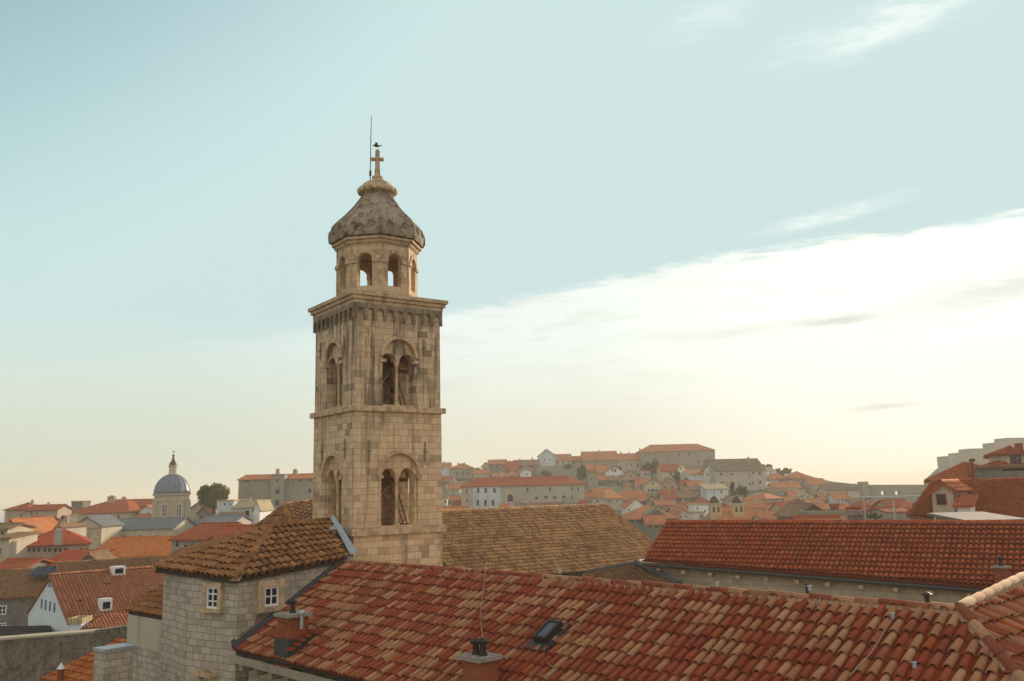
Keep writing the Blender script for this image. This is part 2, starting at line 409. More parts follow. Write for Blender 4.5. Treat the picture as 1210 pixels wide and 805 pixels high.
T_DKR = flat_mat('channel_tile_clay', (.28, .105, .06), .9)
T_DKP = tiles_mat('old_channel_tiles', [((.15, .075, .04), 5), ((.11, .055, .032), 3)], dark=.3)
T_YELL = tiles_mat('yellow_brown_tiles', [((.34, .20, .085), 5), ((.42, .25, .11), 3), ((.24, .13, .06), 3)], lichen=.2, dark=.35)
T_SALM = tiles_mat('salmon_tiles', [((.40, .155, .085), 5), ((.34, .12, .065), 3), ((.44, .19, .11), 3)], dark=.2)
T_ORNG = tiles_mat('bright_orange_tiles', [((.50, .15, .045), 5), ((.40, .11, .04), 3), ((.56, .22, .08), 3)], dark=.25)

# ------------------------------------------------------------------ modelled barrel-tile roofs
def tile_roof(name, poly, down, mat, parent, pitch=.22, expo=.36, seg=6, lip=True, pan_mat=None, seed=1, jit=1.0, rad=None, base_mat=None, slab=True, lift=0.0, up_=(.030, .046), slip=0.0):
    """lay overlapping half-round tiles over a planar 3-D polygon; 'down' = downhill direction"""
    rg = random.Random(seed)
    poly = [Vector(p) for p in poly]
    n = Vector((0, 0, 0))
    for i in range(len(poly)):
        a, b = poly[i], poly[(i + 1) % len(poly)]; n += Vector(((a.y - b.y) * (a.z + b.z), (a.z - b.z) * (a.x + b.x), (a.x - b.x) * (a.y + b.y)))
    n.normalize()
    if n.z < 0: n = -n
    c0 = sum(poly, Vector()) / len(poly)
    down = Vector(down); down = (down - n * down.dot(n)).normalized(); across = down.cross(n).normalized()
    p2 = [((p - c0).dot(across), (p - c0).dot(down), (p - c0).dot(n)) for p in poly]
    rad = rad or pitch * .36
    smin = min(p[0] for p in p2); smax = max(p[0] for p in p2); tmax = max(p[1] for p in p2)
    cov = MB(); pan = MB()
    def spans(s):
        xs = []
        for i in range(len(p2)):
            a, b = p2[i], p2[(i + 1) % len(p2)]
            if (a[0] - s) * (b[0] - s) < 0: 
                f = (s - a[0]) / (b[0] - a[0]); xs.append((a[1] + (b[1] - a[1]) * f, a[2] + (b[2] - a[2]) * f))
        xs.sort(); return [(xs[i], xs[i + 1]) for i in range(0, len(xs) - 1, 2)]
    def pt(s, t, h): return c0 + across * s + down * t + n * h
    ncol = int((smax - smin) / pitch)
    for ci in range(ncol + 1):
        for what in ((0, cov),) + (((1, pan),) if pan_mat else ()):
            s = smin + (ci + .5 + .5 * what[0]) * pitch
            for (ta, ha), (tb, hb) in spans(s):
                k = 0; phase = rg.uniform(-.014, .014) * jit
                while True:
                    t1 = tmax - k * expo + phase
                    t0 = t1 - expo
                    k += 1
                    if t1 <= ta + .03: break
                    if t0 >= tb - .02: continue
                    t1c = min(t1, tb); t0c = max(t0 - .04, ta)
                    if t1c - t0c < .05: continue
                    if slip and rg.random() < slip and t1c + .12 < tb: t1c += rg.uniform(.03, .10); t0c += .03
                    h0 = ha + (hb - ha) * ((t0c - ta) / max(.01, tb - ta)); h1 = ha + (hb - ha) * ((t1c - ta) / max(.01, tb - ta))
                    ds0 = rg.uniform(-.008, .008) * jit; ds1 = ds0 + rg.uniform(-.008, .008) * jit
                    rr = rg.random(); vs = []; fs = []
                    if what[0] == 0:
                        ra, rb = rad * .80, rad * rg.uniform(1.0, 1.09); up = rg.uniform(*up_)
                        rings = [(t0c, h0 + lift, ra, ds0, .0), (t1c, h1 + up + lift, rb, ds1, .0)]
                        if lip: rings.append((t1c, h1 + up + lift, rb - .020, ds1, .0))
                        for (tt, hh, r_, dd, _) in rings:
                            for q in range(seg + 1):
                                a = math.pi * q / seg
                                vs.append(pt(s + dd - math.cos(a) * r_, tt, hh + math.sin(a) * r_ * 1.0))
                        for i in range(len(rings) - 1):
                            for q in range(seg):
                                a = i * (seg + 1) + q; fs.append((a, a + 1, a + seg + 2, a + seg + 1))
                        cov.add(vs, fs, rr)
                    else:
                        rw = pitch * .40; sg = 4
                        for (tt, hh) in ((t0c, h0 + .028), (t1c, h1 + .048)):
                            for q in range(sg + 1):
                                a = math.pi * q / sg
                                vs.append(pt(s + ds0 - math.cos(a) * rw, tt, hh + .012 - math.sin(a) * rw * .5))
                        for q in range(sg): fs.append((q, q + 1, q + sg + 2, q + sg + 1))
                        pan.add(vs, fs, rr)
    o = cov.build(name, mat, parent, smooth=True, rnd=True)
    if pan_mat: pan.build('channel_tiles', pan_mat, o, smooth=True, rnd=True)
    if slab:
        sb = MB(); sb.extrude([p - n * .10 for p in poly], n * .09); sb.build('roof_slab', base_mat or M_WOODD, o)
    return o
def ridge_caps(pts, mat, parent, length=.42, rad=.11, seg=6, seed=3, name='ridge_tiles', mortar=True):
    rg = random.Random(seed); mb = MB(); mo = MB()
    for a, b in zip(pts[:-1], pts[1:]):
        a, b = Vector(a), Vector(b); L = (b - a).length; t = (b - a) / L; side = t.cross(Vector((0, 0, 1))).normalized(); up = side.cross(t)
        k = 0; n = max(1, int(L / length))
        for k in range(n):
            p0 = a + t * (L * k / n - .02); p1 = a + t * (L * (k + 1) / n + .03)
            r0, r1 = rad * rg.uniform(.94, .98), rad * rg.uniform(1.0, 1.04); dz = rg.uniform(-.008, .012); vs = []
            for (p, r_, z_) in ((p0, r0, dz), (p1, r1, dz + .012), (p1, r1 - .017, dz + .012)):
                for q in range(seg + 1):
                    an = math.pi * q / seg; vs.append(p + side * (math.cos(an) * r_) + up * (math.sin(an) * r_ + z_))
            fs = []
            for i in range(2):
                for q in range(seg):
                    c = i * (seg + 1) + q; fs.append((c, c + 1, c + seg + 2, c + seg + 1))
            mb.add(vs, fs, rg.random())
        if mortar: mo.extrude([a + side * rad * 1.25 - up * .06, a + side * rad * .5 + up * .045, a - side * rad * .5 + up * .045, a - side * rad * 1.25 - up * .06], b - a)
    o = mb.build(name, mat, parent, smooth=True, rnd=True)
    if mortar: mo.build('ridge_mortar', M_MORTAR, o)
    return o

# ------------------------------------------------------------------ land, sea, air
def sst(x, a, b):
    t = max(0.0, min(1.0, (x - a) / (b - a))); return t * t * (3 - 2 * t)
def lerp_tab(x, tab):
    if x <= tab[0][0]: return tab[0][1]
    for (a, va), (b, vb) in zip(tab[:-1], tab[1:]):
        if x <= b: return va + (vb - va) * (x - a) / (b - a)
    return tab[-1][1]
SKYL = [(400, 566), (520, 562), (560, 560), (600, 556), (700, 553), (840, 552), (890, 552), (915, 556), (940, 560), (985, 572), (1010, 579), (1035, 590), (1060, 604)]
def terrain(x, y):
    if y < 5: y = 5
    u = CU + F * x / y
    low = 12.0
    low = low + sst(y, 90, 160) * 2
    hz = 592 - .0235 * u
    h = low
    # the hill across the valley: a slope that carries rows of houses
    vtop = lerp_tab(u, SKYL); m = sst(u, 330, 520)
    ztop = CAMZ + (hz - vtop) / F * 385
    prof = lerp_tab(y, [(120, 0), (160, .03), (200, .30), (250, .52), (300, .74), (350, .90), (385, 1.0), (430, .96), (520, .6), (700, -.6)])
    if u > 330:
        hill = low + (ztop - low) * prof
        h = h * (1 - m) + hill * m
    # ground under the fortress on the right
    f = sst(u, 1080, 1150) * sst(y, 230, 330)
    zf = CAMZ + (hz - lerp_tab(u, [(1080, 585), (1104, 568), (1125, 556), (1160, 553), (1220, 548)])) / F * 350
    h = h * (1 - f) + zf * f
    # shore
    sh = sst(y, 300, 380) * (1 - m * (1 if u < 1000 else 0)) * (1 - f)
    h = h * (1 - sh) + (-6) * sh
    sh2 = sst(y, 450, 640); h = h * (1 - sh2) + (-6) * sh2
    return h
def build_ground():
    us = [i * 14 - 260 for i in range(0, 122)]; ys = [6 + 7 * i for i in range(0, 100)]
    vs = []; fs = []
    for y in ys:
        for u in us:
            x = (u - CU) / F * max(y, 60) * (1.0); x0 = (u - CU) / F * y if y >= 60 else x
            vs.append((x0, y, terrain(x0, y)))
    nu = len(us)
    for j in range(len(ys) - 1):
        for i in range(nu - 1):
            a = j * nu + i; fs.append((a, a + 1, a + nu + 1, a + nu))
    m, t, b = new_mat('rocky_ground'); g = t.n('ShaderNodeTexCoord').outputs['Object']
    a = t.noise(g, .05, 6, .6); c = t.noise(g, .6, 5, .7)
    col = t.mix(t.ss(a, .4, .6), (.16, .15, .11), (.075, .085, .035)); col = t.mix(t.ss(c, .5, .7, 0, .6), col, (.22, .19, .15))
    t.L.new(col, b.inputs['Base Color']); b.inputs['Roughness'].default_value = .95
    o = mesh_obj('ground', vs, fs, m, smooth=True); o['kind'] = 'structure'
    v2 = [(-900, -120, 12), (900, -120, 12), (900, 6.5, 11.9), (-900, 6.5, 11.9)]
    o2 = mesh_obj('ground', v2, [(0, 1, 2, 3)], m); o2['kind'] = 'structure'
build_ground()
m, t, b = new_mat('sea_water'); g = t.n('ShaderNodeTexCoord').outputs['Object']
b.inputs['Base Color'].default_value = (.02, .045, .055, 1); b.inputs['Roughness'].default_value = .22; b.inputs['IOR'].default_value = 1.33
bp = t.n('ShaderNodeBump'); bp.inputs['Strength'].default_value = .5; bp.inputs['Distance'].default_value = .6
t.L.new(t.noise(t.mapv(g, (.05, .12, 1)), 1, 5, .6), bp.inputs['Height']); t.L.new(bp.outputs[0], b.inputs['Normal'])
sea = mesh_obj('sea', [(-12000, -500, 0), (12000, -500, 0), (12000, 10200, 0), (-12000, 10200, 0)], [(0, 1, 2, 3)], m); sea['kind'] = 'structure'
HAZE = 0.00048
if HAZE > 0:
    hz = MB(); hz.box((0, 4900, 27), 24600, 11200, 70)
    mh = bpy.data.materials.new('haze_air'); mh.use_nodes = True; t = NT(mh.node_tree); t.N.clear()
    o_ = t.n('ShaderNodeOutputMaterial'); pv = t.n('ShaderNodeVolumePrincipled'); t.L.new(pv.outputs[0], o_.inputs['Volume'])
    pv.inputs['Color'].default_value = (.97, .92, .82, 1); pv.inputs['Density'].default_value = HAZE; pv.inputs['Anisotropy'].default_value = .2
    ho = hz.build('haze', mh); ho['kind'] = 'stuff'

# ------------------------------------------------------------------ windows and houses
def add_window(parent, c, t, n, w_, h_, style='frame', arched=False, frame_m=None, surround=None, depth=.06, bars=(1, 1)):
    """c = centre on the wall plane, t = horizontal unit vector, n = outward normal; window > pane (and surround)"""
    c = Vector(c); t = Vector(t).normalized(); n = Vector(n).normalized(); up = Vector((0, 0, 1))
    def shape(hw, hh):
        if not arched: return [c - t * hw - up * hh, c + t * hw - up * hh, c + t * hw + up * hh, c - t * hw + up * hh]
        pts = [c - t * hw - up * hh, c + t * hw - up * hh]
        for k in range(9):
            a = math.pi * k / 8; pts.append(c + t * (hw * math.cos(a)) + up * (hh - hw + hw * math.sin(a)))
        return pts
    if style == 'hole':                                    # a dark opening seen from afar: reveal ring with a pane set back in it
        mb = MB(); mb.extrude([p - n * .02 for p in shape(w_ / 2, h_ / 2)], n * .055)
        return mb.build('window', GLASS, parent)
    fm = frame_m or M_WHITEP
    mb = MB(); fw = min(.09, w_ * .12)
    # outer frame bars
    hw, hh = w_ / 2, h_ / 2; top = hh if not arched else hh - hw
    for sx in (-1, 1): mb.obox(c + t * (sx * (hw - fw / 2) - fw / 2) - up * hh, t * fw, n * depth, up * (hh + top))
    mb.obox(c - t * hw - up * hh, t * 2 * hw, n * (depth + .004), up * fw)
    mb.obox(c - t * hw + up * (top - fw), t * 2 * hw, n * (depth + .004), up * fw)
    for k in range(bars[0]): x = -hw + 2 * hw * (k + 1) / (bars[0] + 1); mb.obox(c + t * (x - fw * .35) - up * hh, t * fw * .7, n * (depth - .006), up * (hh + top))
    for k in range(bars[1]): z = -hh + (hh + top) * (k + 1) / (bars[1] + 1); mb.obox(c - t * hw + up * (z - fw * .3), t * 2 * hw, n * (depth - .010), up * fw * .6)
    o = mb.build('window', fm, parent)
    pn = MB(); pn.extrude([p - n * .02 for p in shape(hw * .97, hh * .97)], n * .045); pn.build('pane', GLASS, o)
    if surround is not None:
        sw, sm = surround; s2 = MB()
        for sx in (-1, 1): s2.obox(c + t * (sx * (hw + sw / 2) - sw / 2) - up * (hh), t * sw, n * (depth + .05), up * (2 * hh if not arched else hh * 2))
        s2.obox(c - t * (hw + sw * 1.25) - up * (hh + sw * .8), t * (2 * hw + sw * 2.5), n * (depth + .11), up * sw * .8)
        s2.obox(c - t * (hw + sw) + up * hh, t * (2 * hw + 2 * sw), n * (depth + .055), up * sw)
        s2.build('surround', sm, o)
    return o
WALLC = dict(g=(.33, .30, .25), l=(.42, .39, .33), c=(.50, .44, .33), w=(.72, .73, .72), b=(.55, .60, .64), p=(.44, .33, .26), o=(.58, .41, .18), k=(.22, .20, .17), t=(.38, .33, .25))
ROOFC = dict(o=((.50, .165, .065), (.56, .25, .12)), r=((.38, .068, .03), (.42, .10, .05)), b=((.25, .15, .09), (.36, .22, .13)), d=((.20, .155, .105), (.26, .20, .14)),
             s=((.40, .20, .13), (.50, .30, .20)), g=((.17, .18, .20), (.22, .23, .25)), c=((.46, .38, .22), (.52, .43, .27)), m=((.45, .11, .045), (.34, .09, .04)))
def wall_mat(k):
    if k in 'gkt': 
        c = WALLC[k]; return stone_mat('house_stone_' + k, c, mul(c, .85), mul(c, .65), .6, .3, .015, mul(c, .6), .5, bump=.2, streak=.25)
    return plaster_mat('house_plaster_' + k, WALLC[k], .35, scale=.8)
def roof_mat(k):
    a, b = ROOFC[k]; return tile_sheet_mat('far_tiles_' + k, a, b, dark=.35 if k != 'g' else .2)
def house(label, uL, uR, ve, vb, Z, kind, vr, D, wall='g', roof='o', wins=(), dZ=0.0, cat='house', chim=(), name='house', over=.35, tiles=None, group=None,
          sidewin=None, wstyle='hole', vis_parapet=None, ridge_in=None, white=None, inset=.9, zbase=None, arched=False, pitch=None):
    um = (uL + uR) / 2; Zm = Z + dZ / 2
    ze = P(um, ve, Zm).z
    L = P(uL, ve, Z); L.z = ze; Rr = P(uR, ve, Z + dZ); Rr.z = ze
    fx = (Rr - L); W = fx.length; fx.normalize(); fy = Vector((-fx.y, fx.x, 0))
    if fy.y < 0: fy = -fy
    n = -fy
    zb = min(terrain(p.x, p.y) for p in (L, Rr, L + fy * D, Rr + fy * D)) - 1.0
    if zbase is not None: zb = zbase
    zb = min(zb, P(um, vb, Zm).z)
    base = (L + Rr + fy * D * 2) / 4 + fy * D * 0.0; base.z = zb; base = L.lerp(Rr, .5) + fy * D / 2; base.z = zb
    root = thing(name, label, cat, base, group)
    def q(x, y, z): return L + fx * x + fy * y + Vector((0, 0, z - ze))
    if kind in ('front', 'hipf'): zr = P(um, vr, Zm).z if kind == 'front' else P(um, vr, Zm + min(D, W) / 2).z
    elif kind in ('side', 'hip'): zr = (lambda p: P(CU + F * p.x / p.y, vr, p.y).z)(q(W / 2, D / 2, ze))
    elif kind == 'shed': zr = (lambda p: P(CU + F * p.x / p.y, vr, p.y).z)(q(W / 2, D, ze))
    else: zr = ze
    mb = MB(); wm = wall_mat(wall) if isinstance(wall, str) else wall
    O4 = [(0, 0), (W, 0), (W, D), (0, D)]
    vs = [q(x, y, zb) for x, y in O4] + [q(x, y, ze) for x, y in O4]
    fs = [(0, 1, 5, 4), (1, 2, 6, 5), (2, 3, 7, 6), (3, 0, 4, 7), (0, 3, 2, 1)]
    roofs = []          # (poly, downhill)
    ov = over
    if kind == 'front':
        vs += [q(W / 2, 0, zr), q(W / 2, D, zr)]; fs = [(0, 1, 5, 8, 4), (1, 2, 6, 5), (2, 3, 7, 9, 6), (3, 0, 4, 7), (0, 3, 2, 1), (4, 8, 9, 7), (5, 6, 9, 8)]
        k = (zr - ze) / (W / 2)
        roofs = [([q(W / 2, -ov, zr), q(-ov, -ov, ze - ov * k), q(-ov, D + ov, ze - ov * k), q(W / 2, D + ov, zr)], -fx), ([q(W / 2, -ov, zr), q(W / 2, D + ov, zr), q(W + ov, D + ov, ze - ov * k), q(W + ov, -ov, ze - ov * k)], fx)]
        ridge = (q(W / 2, -ov, zr), q(W / 2, D + ov, zr))
    elif kind == 'side':
        vs += [q(0, D / 2, zr), q(W, D / 2, zr)]; fs = [(0, 1, 5, 4), (1, 2, 6, 9, 5), (2, 3, 7, 6), (3, 0, 4, 8, 7), (0, 3, 2, 1), (4, 5, 9, 8), (6, 7, 8, 9)]
        k = (zr - ze) / (D / 2)
        roofs = [([q(-ov, D / 2, zr), q(W + ov, D / 2, zr), q(W + ov, -ov, ze - ov * k), q(-ov, -ov, ze - ov * k)], -fy), ([q(-ov, D / 2, zr), q(-ov, D + ov, ze - ov * k), q(W + ov, D + ov, ze - ov * k), q(W + ov, D / 2, zr)], fy)]
        ridge = (q(-ov, D / 2, zr), q(W + ov, D / 2, zr))
    elif kind in ('hip', 'hipf'):
        fs.append((4, 5, 6, 7)); i_ = min(D, W) / 2 * inset; k = (zr - ze) / (min(D, W) / 2)
        E = [q(-ov, -ov, ze - ov * k * .6), q(W + ov, -ov, ze - ov * k * .6), q(W + ov, D + ov, ze - ov * k * .6), q(-ov, D + ov, ze - ov * k * .6)]
        if kind == 'hip': a, b = q(min(i_, W / 2), D / 2, zr), q(max(W - i_, W / 2 + .05), D / 2, zr); roofs = [([a, b, E[1], E[0]], -fy), ([b, E[2], E[1]], fx), ([b, a, E[3], E[2]], fy), ([a, E[0], E[3]], -fx)]
        else: a, b = q(W / 2, i_, zr), q(W / 2, max(D - i_, i_ + .05), zr); roofs = [([a, E[1], E[0]], -fy), ([a, b, E[2], E[1]], fx), ([b, E[3], E[2]], fy), ([b, a, E[0], E[3]], -fx)]
        ridge = (a, b)
    elif kind == 'shed':
        vs += [q(W, D, zr), q(0, D, zr)]; fs = [(0, 1, 5, 4), (1, 2, 8, 5), (2, 3, 9, 8), (3, 0, 4, 9), (0, 3, 2, 1), (4, 5, 8, 9)]
        k = (zr - ze) / D
        roofs = [([q(-ov, -ov, ze - ov * k), q(-ov, D + ov, zr + ov * k), q(W + ov, D + ov, zr + ov * k), q(W + ov, -ov, ze - ov * k)], -fy)]; ridge = None
    else:
        fs.append((4, 5, 6, 7)); ridge = None
    mb.add(vs, fs); wo = mb.build('wall', wm, root)
    if white:
        pa, pb = PP(white[0], ve, L, n), PP(white[1], ve, L, n); wmb = MB(); wmb.obox(Vector((pa.x, pa.y, zb)) + n * .001, Vector((pb.x - pa.x, pb.y - pa.y, 0)), n * .03, Vector((0, 0, ze - zb - .01))); wo2 = wmb.build('white_wall', wall_mat('b'), root); wo2['label'] = 'blue-white rendered part of the wall'
    ro = None
    if kind == 'flat':
        rb = MB(); pw = .18
        for (x, y, sx, sy) in ((-.1, -.1, W + .2, pw), (-.1, D - pw + .1, W + .2, pw), (-.1, pw - .1, pw, D - 2 * pw + .2), (W - pw + .1, pw - .1, pw, D - 2 * pw + .2)):
            rb.obox(q(x, y, ze + .003), fx * sx, fy * sy, Vector((0, 0, .35)))
        rb.obox(q(.08, .08, ze + .004), fx * (W - .16), fy * (D - .16), Vector((0, 0, .06)))
        ro = rb.build('roof', roof_mat(roof) if isinstance(roof, str) else roof, root)
    elif tiles:
        for i, (pl, dn) in enumerate(roofs):
            vis = (Vector((0, 0, CAMZ)) - pl[0]).dot((pl[1] - pl[0]).cross(pl[2] - pl[0])) * ((pl[1] - pl[0]).cross(pl[2] - pl[0])).z > 0
            mt, pt_, ex_, sg_ = tiles
            if vis:
                pl = [p + Vector((0, 0, .16)) for p in pl]
                r_ = tile_roof('roof', pl, dn, mt, root, pt_, ex_, sg_, lip=False, seed=i + int(uL), base_mat=T_DKR)
                ro = ro or r_
            else:
                sb = MB(); sb.extrude([p - Vector((0, 0, .14)) for p in pl], Vector((0, 0, .14))); r_ = sb.build('roof', mt, root, rnd=True); ro = ro or r_
        if ridge: ridge_caps([p + Vector((0, 0, .17)) for p in ridge], tiles[0], ro, .42, .13, 5, mortar=False)
    else:
        rb = MB()
        for pl, dn in roofs: rb.extrude([p + Vector((0, 0, .004)) for p in pl], Vector((0, 0, .16)))
        if ridge: rb.tube([ridge[0] + Vector((0, 0, .17)), ridge[1] + Vector((0, 0, .17))], .13, 6)
        ro = rb.build('roof', roof_mat(roof) if isinstance(roof, str) else roof, root)
    for wdef in wins:
        u, v, ww, wh = wdef[:4]; c = PP(u, v, L, n)
        if white: c = c + n * .035
        k = c.y / F
        add_window(root, c + n * .002, fx, n, max(.3, ww * k), wh * k, wdef[4] if len(wdef) > 4 else wstyle, arched)
    if sidewin:
        side, cols, rows, ww, wh = sidewin
        o0 = q(0, 0, ze) if side == 'L' else q(W, 0, ze); nn = -fx if side == 'L' else fx
        hgt = ze - max(zb, P(um, vb, Zm).z)
        for i in range(cols):
            for j in range(rows):
                add_window(root, o0 + fy * (D * (i + .5) / cols) - Vector((0, 0, hgt * (j + .5) / rows)) + nn * .002, fy, nn, ww, wh, 'hole')
    for ch in chim:
        x, y, hh = ch[:3]; cb = MB(); p = q(W * x, D * y, ze); topz = max(ze, zr) + hh
        bw = .55 if len(ch) < 4 else ch[3]
        cb.box((p.x, p.y, (ze + topz) / 2), bw, bw * .8, topz - ze, math.atan2(fx.y, fx.x)); cb.box((p.x, p.y, topz + .05), bw + .16, bw * .8 + .16, .1, math.atan2(fx.y, fx.x))
        cb.box((p.x, p.y, topz + .22), bw * .6, bw * .5, .24, math.atan2(fx.y, fx.x))
        cb.build('chimney', wall_mat('p') if rng.random() < .5 else wall_mat('l'), ro or root)
    root['_k'] = 1; del root['_k']
    return root, dict(L=L, fx=fx, fy=fy, n=n, W=W, ze=ze, zr=zr, q=q, zb=zb, roof=ro)

# ------------------------------------------------------------------ bell tower
TA = R(54.3); TX = Vector((math.sin(TA), math.cos(TA), 0)); TY = Vector((-math.cos(TA), math.sin(TA), 0))
TC = P(418, 600, 31.6); TC.z = 0; TWD = 3.63
TCEN = TC + (TX + TY) * TWD / 2
def T3(x, y, z): return TCEN + TX * x + TY * y + Vector((0, 0, z - TCEN.z))
h_ = TWD / 2
def zc(v): return P(418, v, 31.6).z                       # height on the near corner
def zm(v): p = TC + TX * h_; return P(CU + F * p.x / p.y, v, p.y).z     # mid of the right-hand face
def zx(v): return P(443, v, TCEN.y).z                    # on the axis
zgt = 10.0; z_low = zc(629); z_mid = zc(481.5); z_top = zc(352)
tower = thing('bell_tower', 'tall square bell tower of weathered limestone with twin arched openings and an onion cap', 'bell tower', Vector((TCEN.x, TCEN.y, zgt)))
def arch_poly(x0, half, zsill, zspring, seg=10):
    pts = [(x0 - half, zsill), (x0 + half, zsill)]
    for k in range(seg + 1):
        a = math.pi * k / seg; pts.append((x0 + half * math.cos(a), zspring + half * math.sin(a)))
    return pts
def twin_poly(half, gap, zsill, zspring):
    r = (half - gap / 2) / 2; cxr = gap / 2 + r
    pts = [(-half, zsill), (half, zsill)]
    for c in (cxr, -cxr):
        for k in range(9):
            a = math.pi * k / 8; pts.append((c + r * math.cos(a), zspring + r * math.sin(a)))
    return pts, r
win_specs = [(zm(479.5), zm(427), zm(422), .68, .66), (zm(621), zm(563), zm(561.5), .68, .78)]
# shaft: walls round an open belfry, cut by real openings on all four sides
def shell(z0, z1, half, th):
    mb = MB(); o = [(-half, -half), (half, -half), (half, half), (-half, half)]; i_ = [(-half + th, -half + th), (half - th, -half + th), (half - th, half - th), (-half + th, half - th)]
    vs = [T3(x, y, z) for z in (z0, z1) for x, y in o] + [T3(x, y, z) for z in (z0, z1) for x, y in i_]
    fs = []
    for k in range(4):
        k2 = (k + 1) % 4
        fs += [(k, k2, 4 + k2, 4 + k), (8 + k2, 8 + k, 12 + k, 12 + k2), (k2, k, 8 + k, 8 + k2), (4 + k, 4 + k2, 12 + k2, 12 + k)]
    mb.add(vs, fs); return mb
def cutters_for(spec):
    zs, zsp, zo, half, ro = spec; out = []
    pts, r = twin_poly(half, .17, zs, zsp)
    for ax in (0, 1):
        c = MB(); D = h_ + .5
        c.extrude([T3(x, -D, z) if ax == 0 else T3(-D, x, z) for x, z in pts], (TY if ax == 0 else TX) * 2 * D); out.append(c)
        op = arch_poly(0, ro, zs, zo, 14)
        for s in (-1, 1):
            c = MB(); a = s * (h_ - .11)
            c.extrude([T3(x, a, z) if ax == 0 else T3(a, x, z) for x, z in op], (TY if ax == 0 else TX) * (s * .8)); out.append(c)
    return out
sh_lo = shell(zgt, z_mid, h_, .5).build('lower_shaft', M_TOWER, tower)
sh_hi = shell(z_mid, z_top, h_ - .02, .48).build('upper_shaft', M_UPPER, tower)
for o_, sp_ in ((sh_hi, win_specs[0]), (sh_lo, win_specs[1])):
    mbk = o_.parent; 
    # cut in world space
    mw = world_of(o_)
    cs = cutters_for(sp_)
    boolean(o_, [c for c in cs]) if mw == Matrix.Identity(4) else None
    if mw != Matrix.Identity(4):
        bpy.context.view_layer.update(); boolean(o_, cs)
# string courses
def ring_slab(name, z, hgt, over, mat, steps=1):
    mb = MB()
    for s in range(steps):
        hh = h_ + over * (steps - s) / steps; z1 = z - hgt * s / steps; z0 = z - hgt * (s + 1) / steps
        vs = [T3(x, y, zz) for zz in (z0, z1 - .002) for x, y in ((-hh, -hh), (hh, -hh), (hh, hh), (-hh, hh))]
        mb.add(vs, [(0, 3, 2, 1), (4, 5, 6, 7), (0, 1, 5, 4), (1, 2, 6, 5), (2, 3, 7, 6), (3, 0, 4, 7)])
    return mb
def hollow(mb_, name, z0, z1):
    o = mb_.build(name, M_CARVED, tower); c = MB(); hh = h_ - .3
    c.extrude([T3(-hh, -hh, z0), T3(hh, -hh, z0), T3(hh, hh, z0), T3(-hh, hh, z0)], Vector((0, 0, z1 - z0))); bpy.context.view_layer.update(); return boolean(o, [c])
hollow(ring_slab('s', z_low + .1, .24, .12, M_CARVED, 1), 'string_course', z_low - .5, z_low + .5)
hollow(ring_slab('s', z_mid + .08, .20, .13, M_CARVED, 1), 'string_course', z_mid - .5, z_mid + .5)
cz = zc(344)
ring_slab('c', cz, .42, .23, M_CARVED, 3).build('cornice', M_CARVED, tower)
# corbel table of little blind arches under the cornice
ct = MB(); zt0, zt1 = cz - .42, cz - 1.0
for axn, (ex, ey) in enumerate(((TX, -TY), (TY, -TX), (TX, TY), (TY, TX))):
    N = 9; wdt = 2 * h_ / N; o0 = TCEN + ey * h_ - ex * h_; o0.z = 0
    poly = [(0, zt0), (2 * h_, zt0)]
    for k in range(N - 1, -1, -1):
        x1 = (k + 1) * wdt; x0 = k * wdt; cxx = (x0 + x1) / 2; r = wdt * .36
        poly += [(x1 - .002, zt1), (cxx + r, zt1), (cxx + r, zt0 - .32)]
        for j in range(1, 6): a = math.pi * j / 6; poly.append((cxx + r * math.cos(a), zt0 - .32 + r * math.sin(a)))
        poly += [(cxx - r, zt0 - .32), (cxx - r, zt1), (x0 + .002, zt1)]
    ct.extrude([o0 + ex * x + Vector((0, 0, z)) + ey * .003 for x, z in poly], ey * .09)
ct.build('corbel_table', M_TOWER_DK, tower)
# columns, hood moulds, anchors
for (zs, zsp, zo, half, ro) in win_specs:
    for ax in range(4):
        ex, ey = ((TX, -TY), (TY, -TX), (TX, TY), (TY, TX))[ax]; fc = TCEN + ey * (h_ - .22); fc.z = 0
        cb = MB(); cb.lathe(fc + Vector((0, 0, zs)), [(.11, 0), (.11, .08), (.065, .12), (.06, zsp - zs - .22), (.075, zsp - zs - .18), (.12, zsp - zs - .02), (.12, zsp - zs + .05)], 12); cb.build('column', M_CARVED, tower, smooth=False)
        hm = MB(); pts = []; c0 = TCEN + ey * (h_ + .02)
        hood = []
        for k in range(15):
            a = math.pi * k / 14; hood.append((math.cos(a), math.sin(a)))
        for k in range(14):
            (c1, s1), (c2, s2) = hood[k], hood[k + 1]; ri, rr = ro + .01, ro + .14
            q4 = [(ri * c1, zo + ri * s1), (rr * c1, zo + rr * s1), (rr * c2, zo + rr * s2), (ri * c2, zo + ri * s2)]
            hm.extrude([Vector((c0.x, c0.y, 0)) + ex * x + Vector((0, 0, z)) - ey * .018 for x, z in q4], ey * .07)
        hm.build('hood_mould', M_CARVED, tower)
        im = MB()
        for s in (-1, 1): im.obox(Vector((c0.x, c0.y, zsp - .07)) + ex * (s * (ro + .02) - .11) - ey * .10, ex * .22, ey * .16, Vector((0, 0, .12)))
        im.obox(Vector((c0.x, c0.y, zs - .10)) - ex * (ro + .03) - ey * .2, ex * (2 * ro + .06), ey * .24, Vector((0, 0, .11)))
        im.build('sill_and_imposts', M_CARVED, tower)
nR, nL = -TY, -TX
M_ANCH = flat_mat('old_pale_iron', (.30, .25, .19), .7, .2)
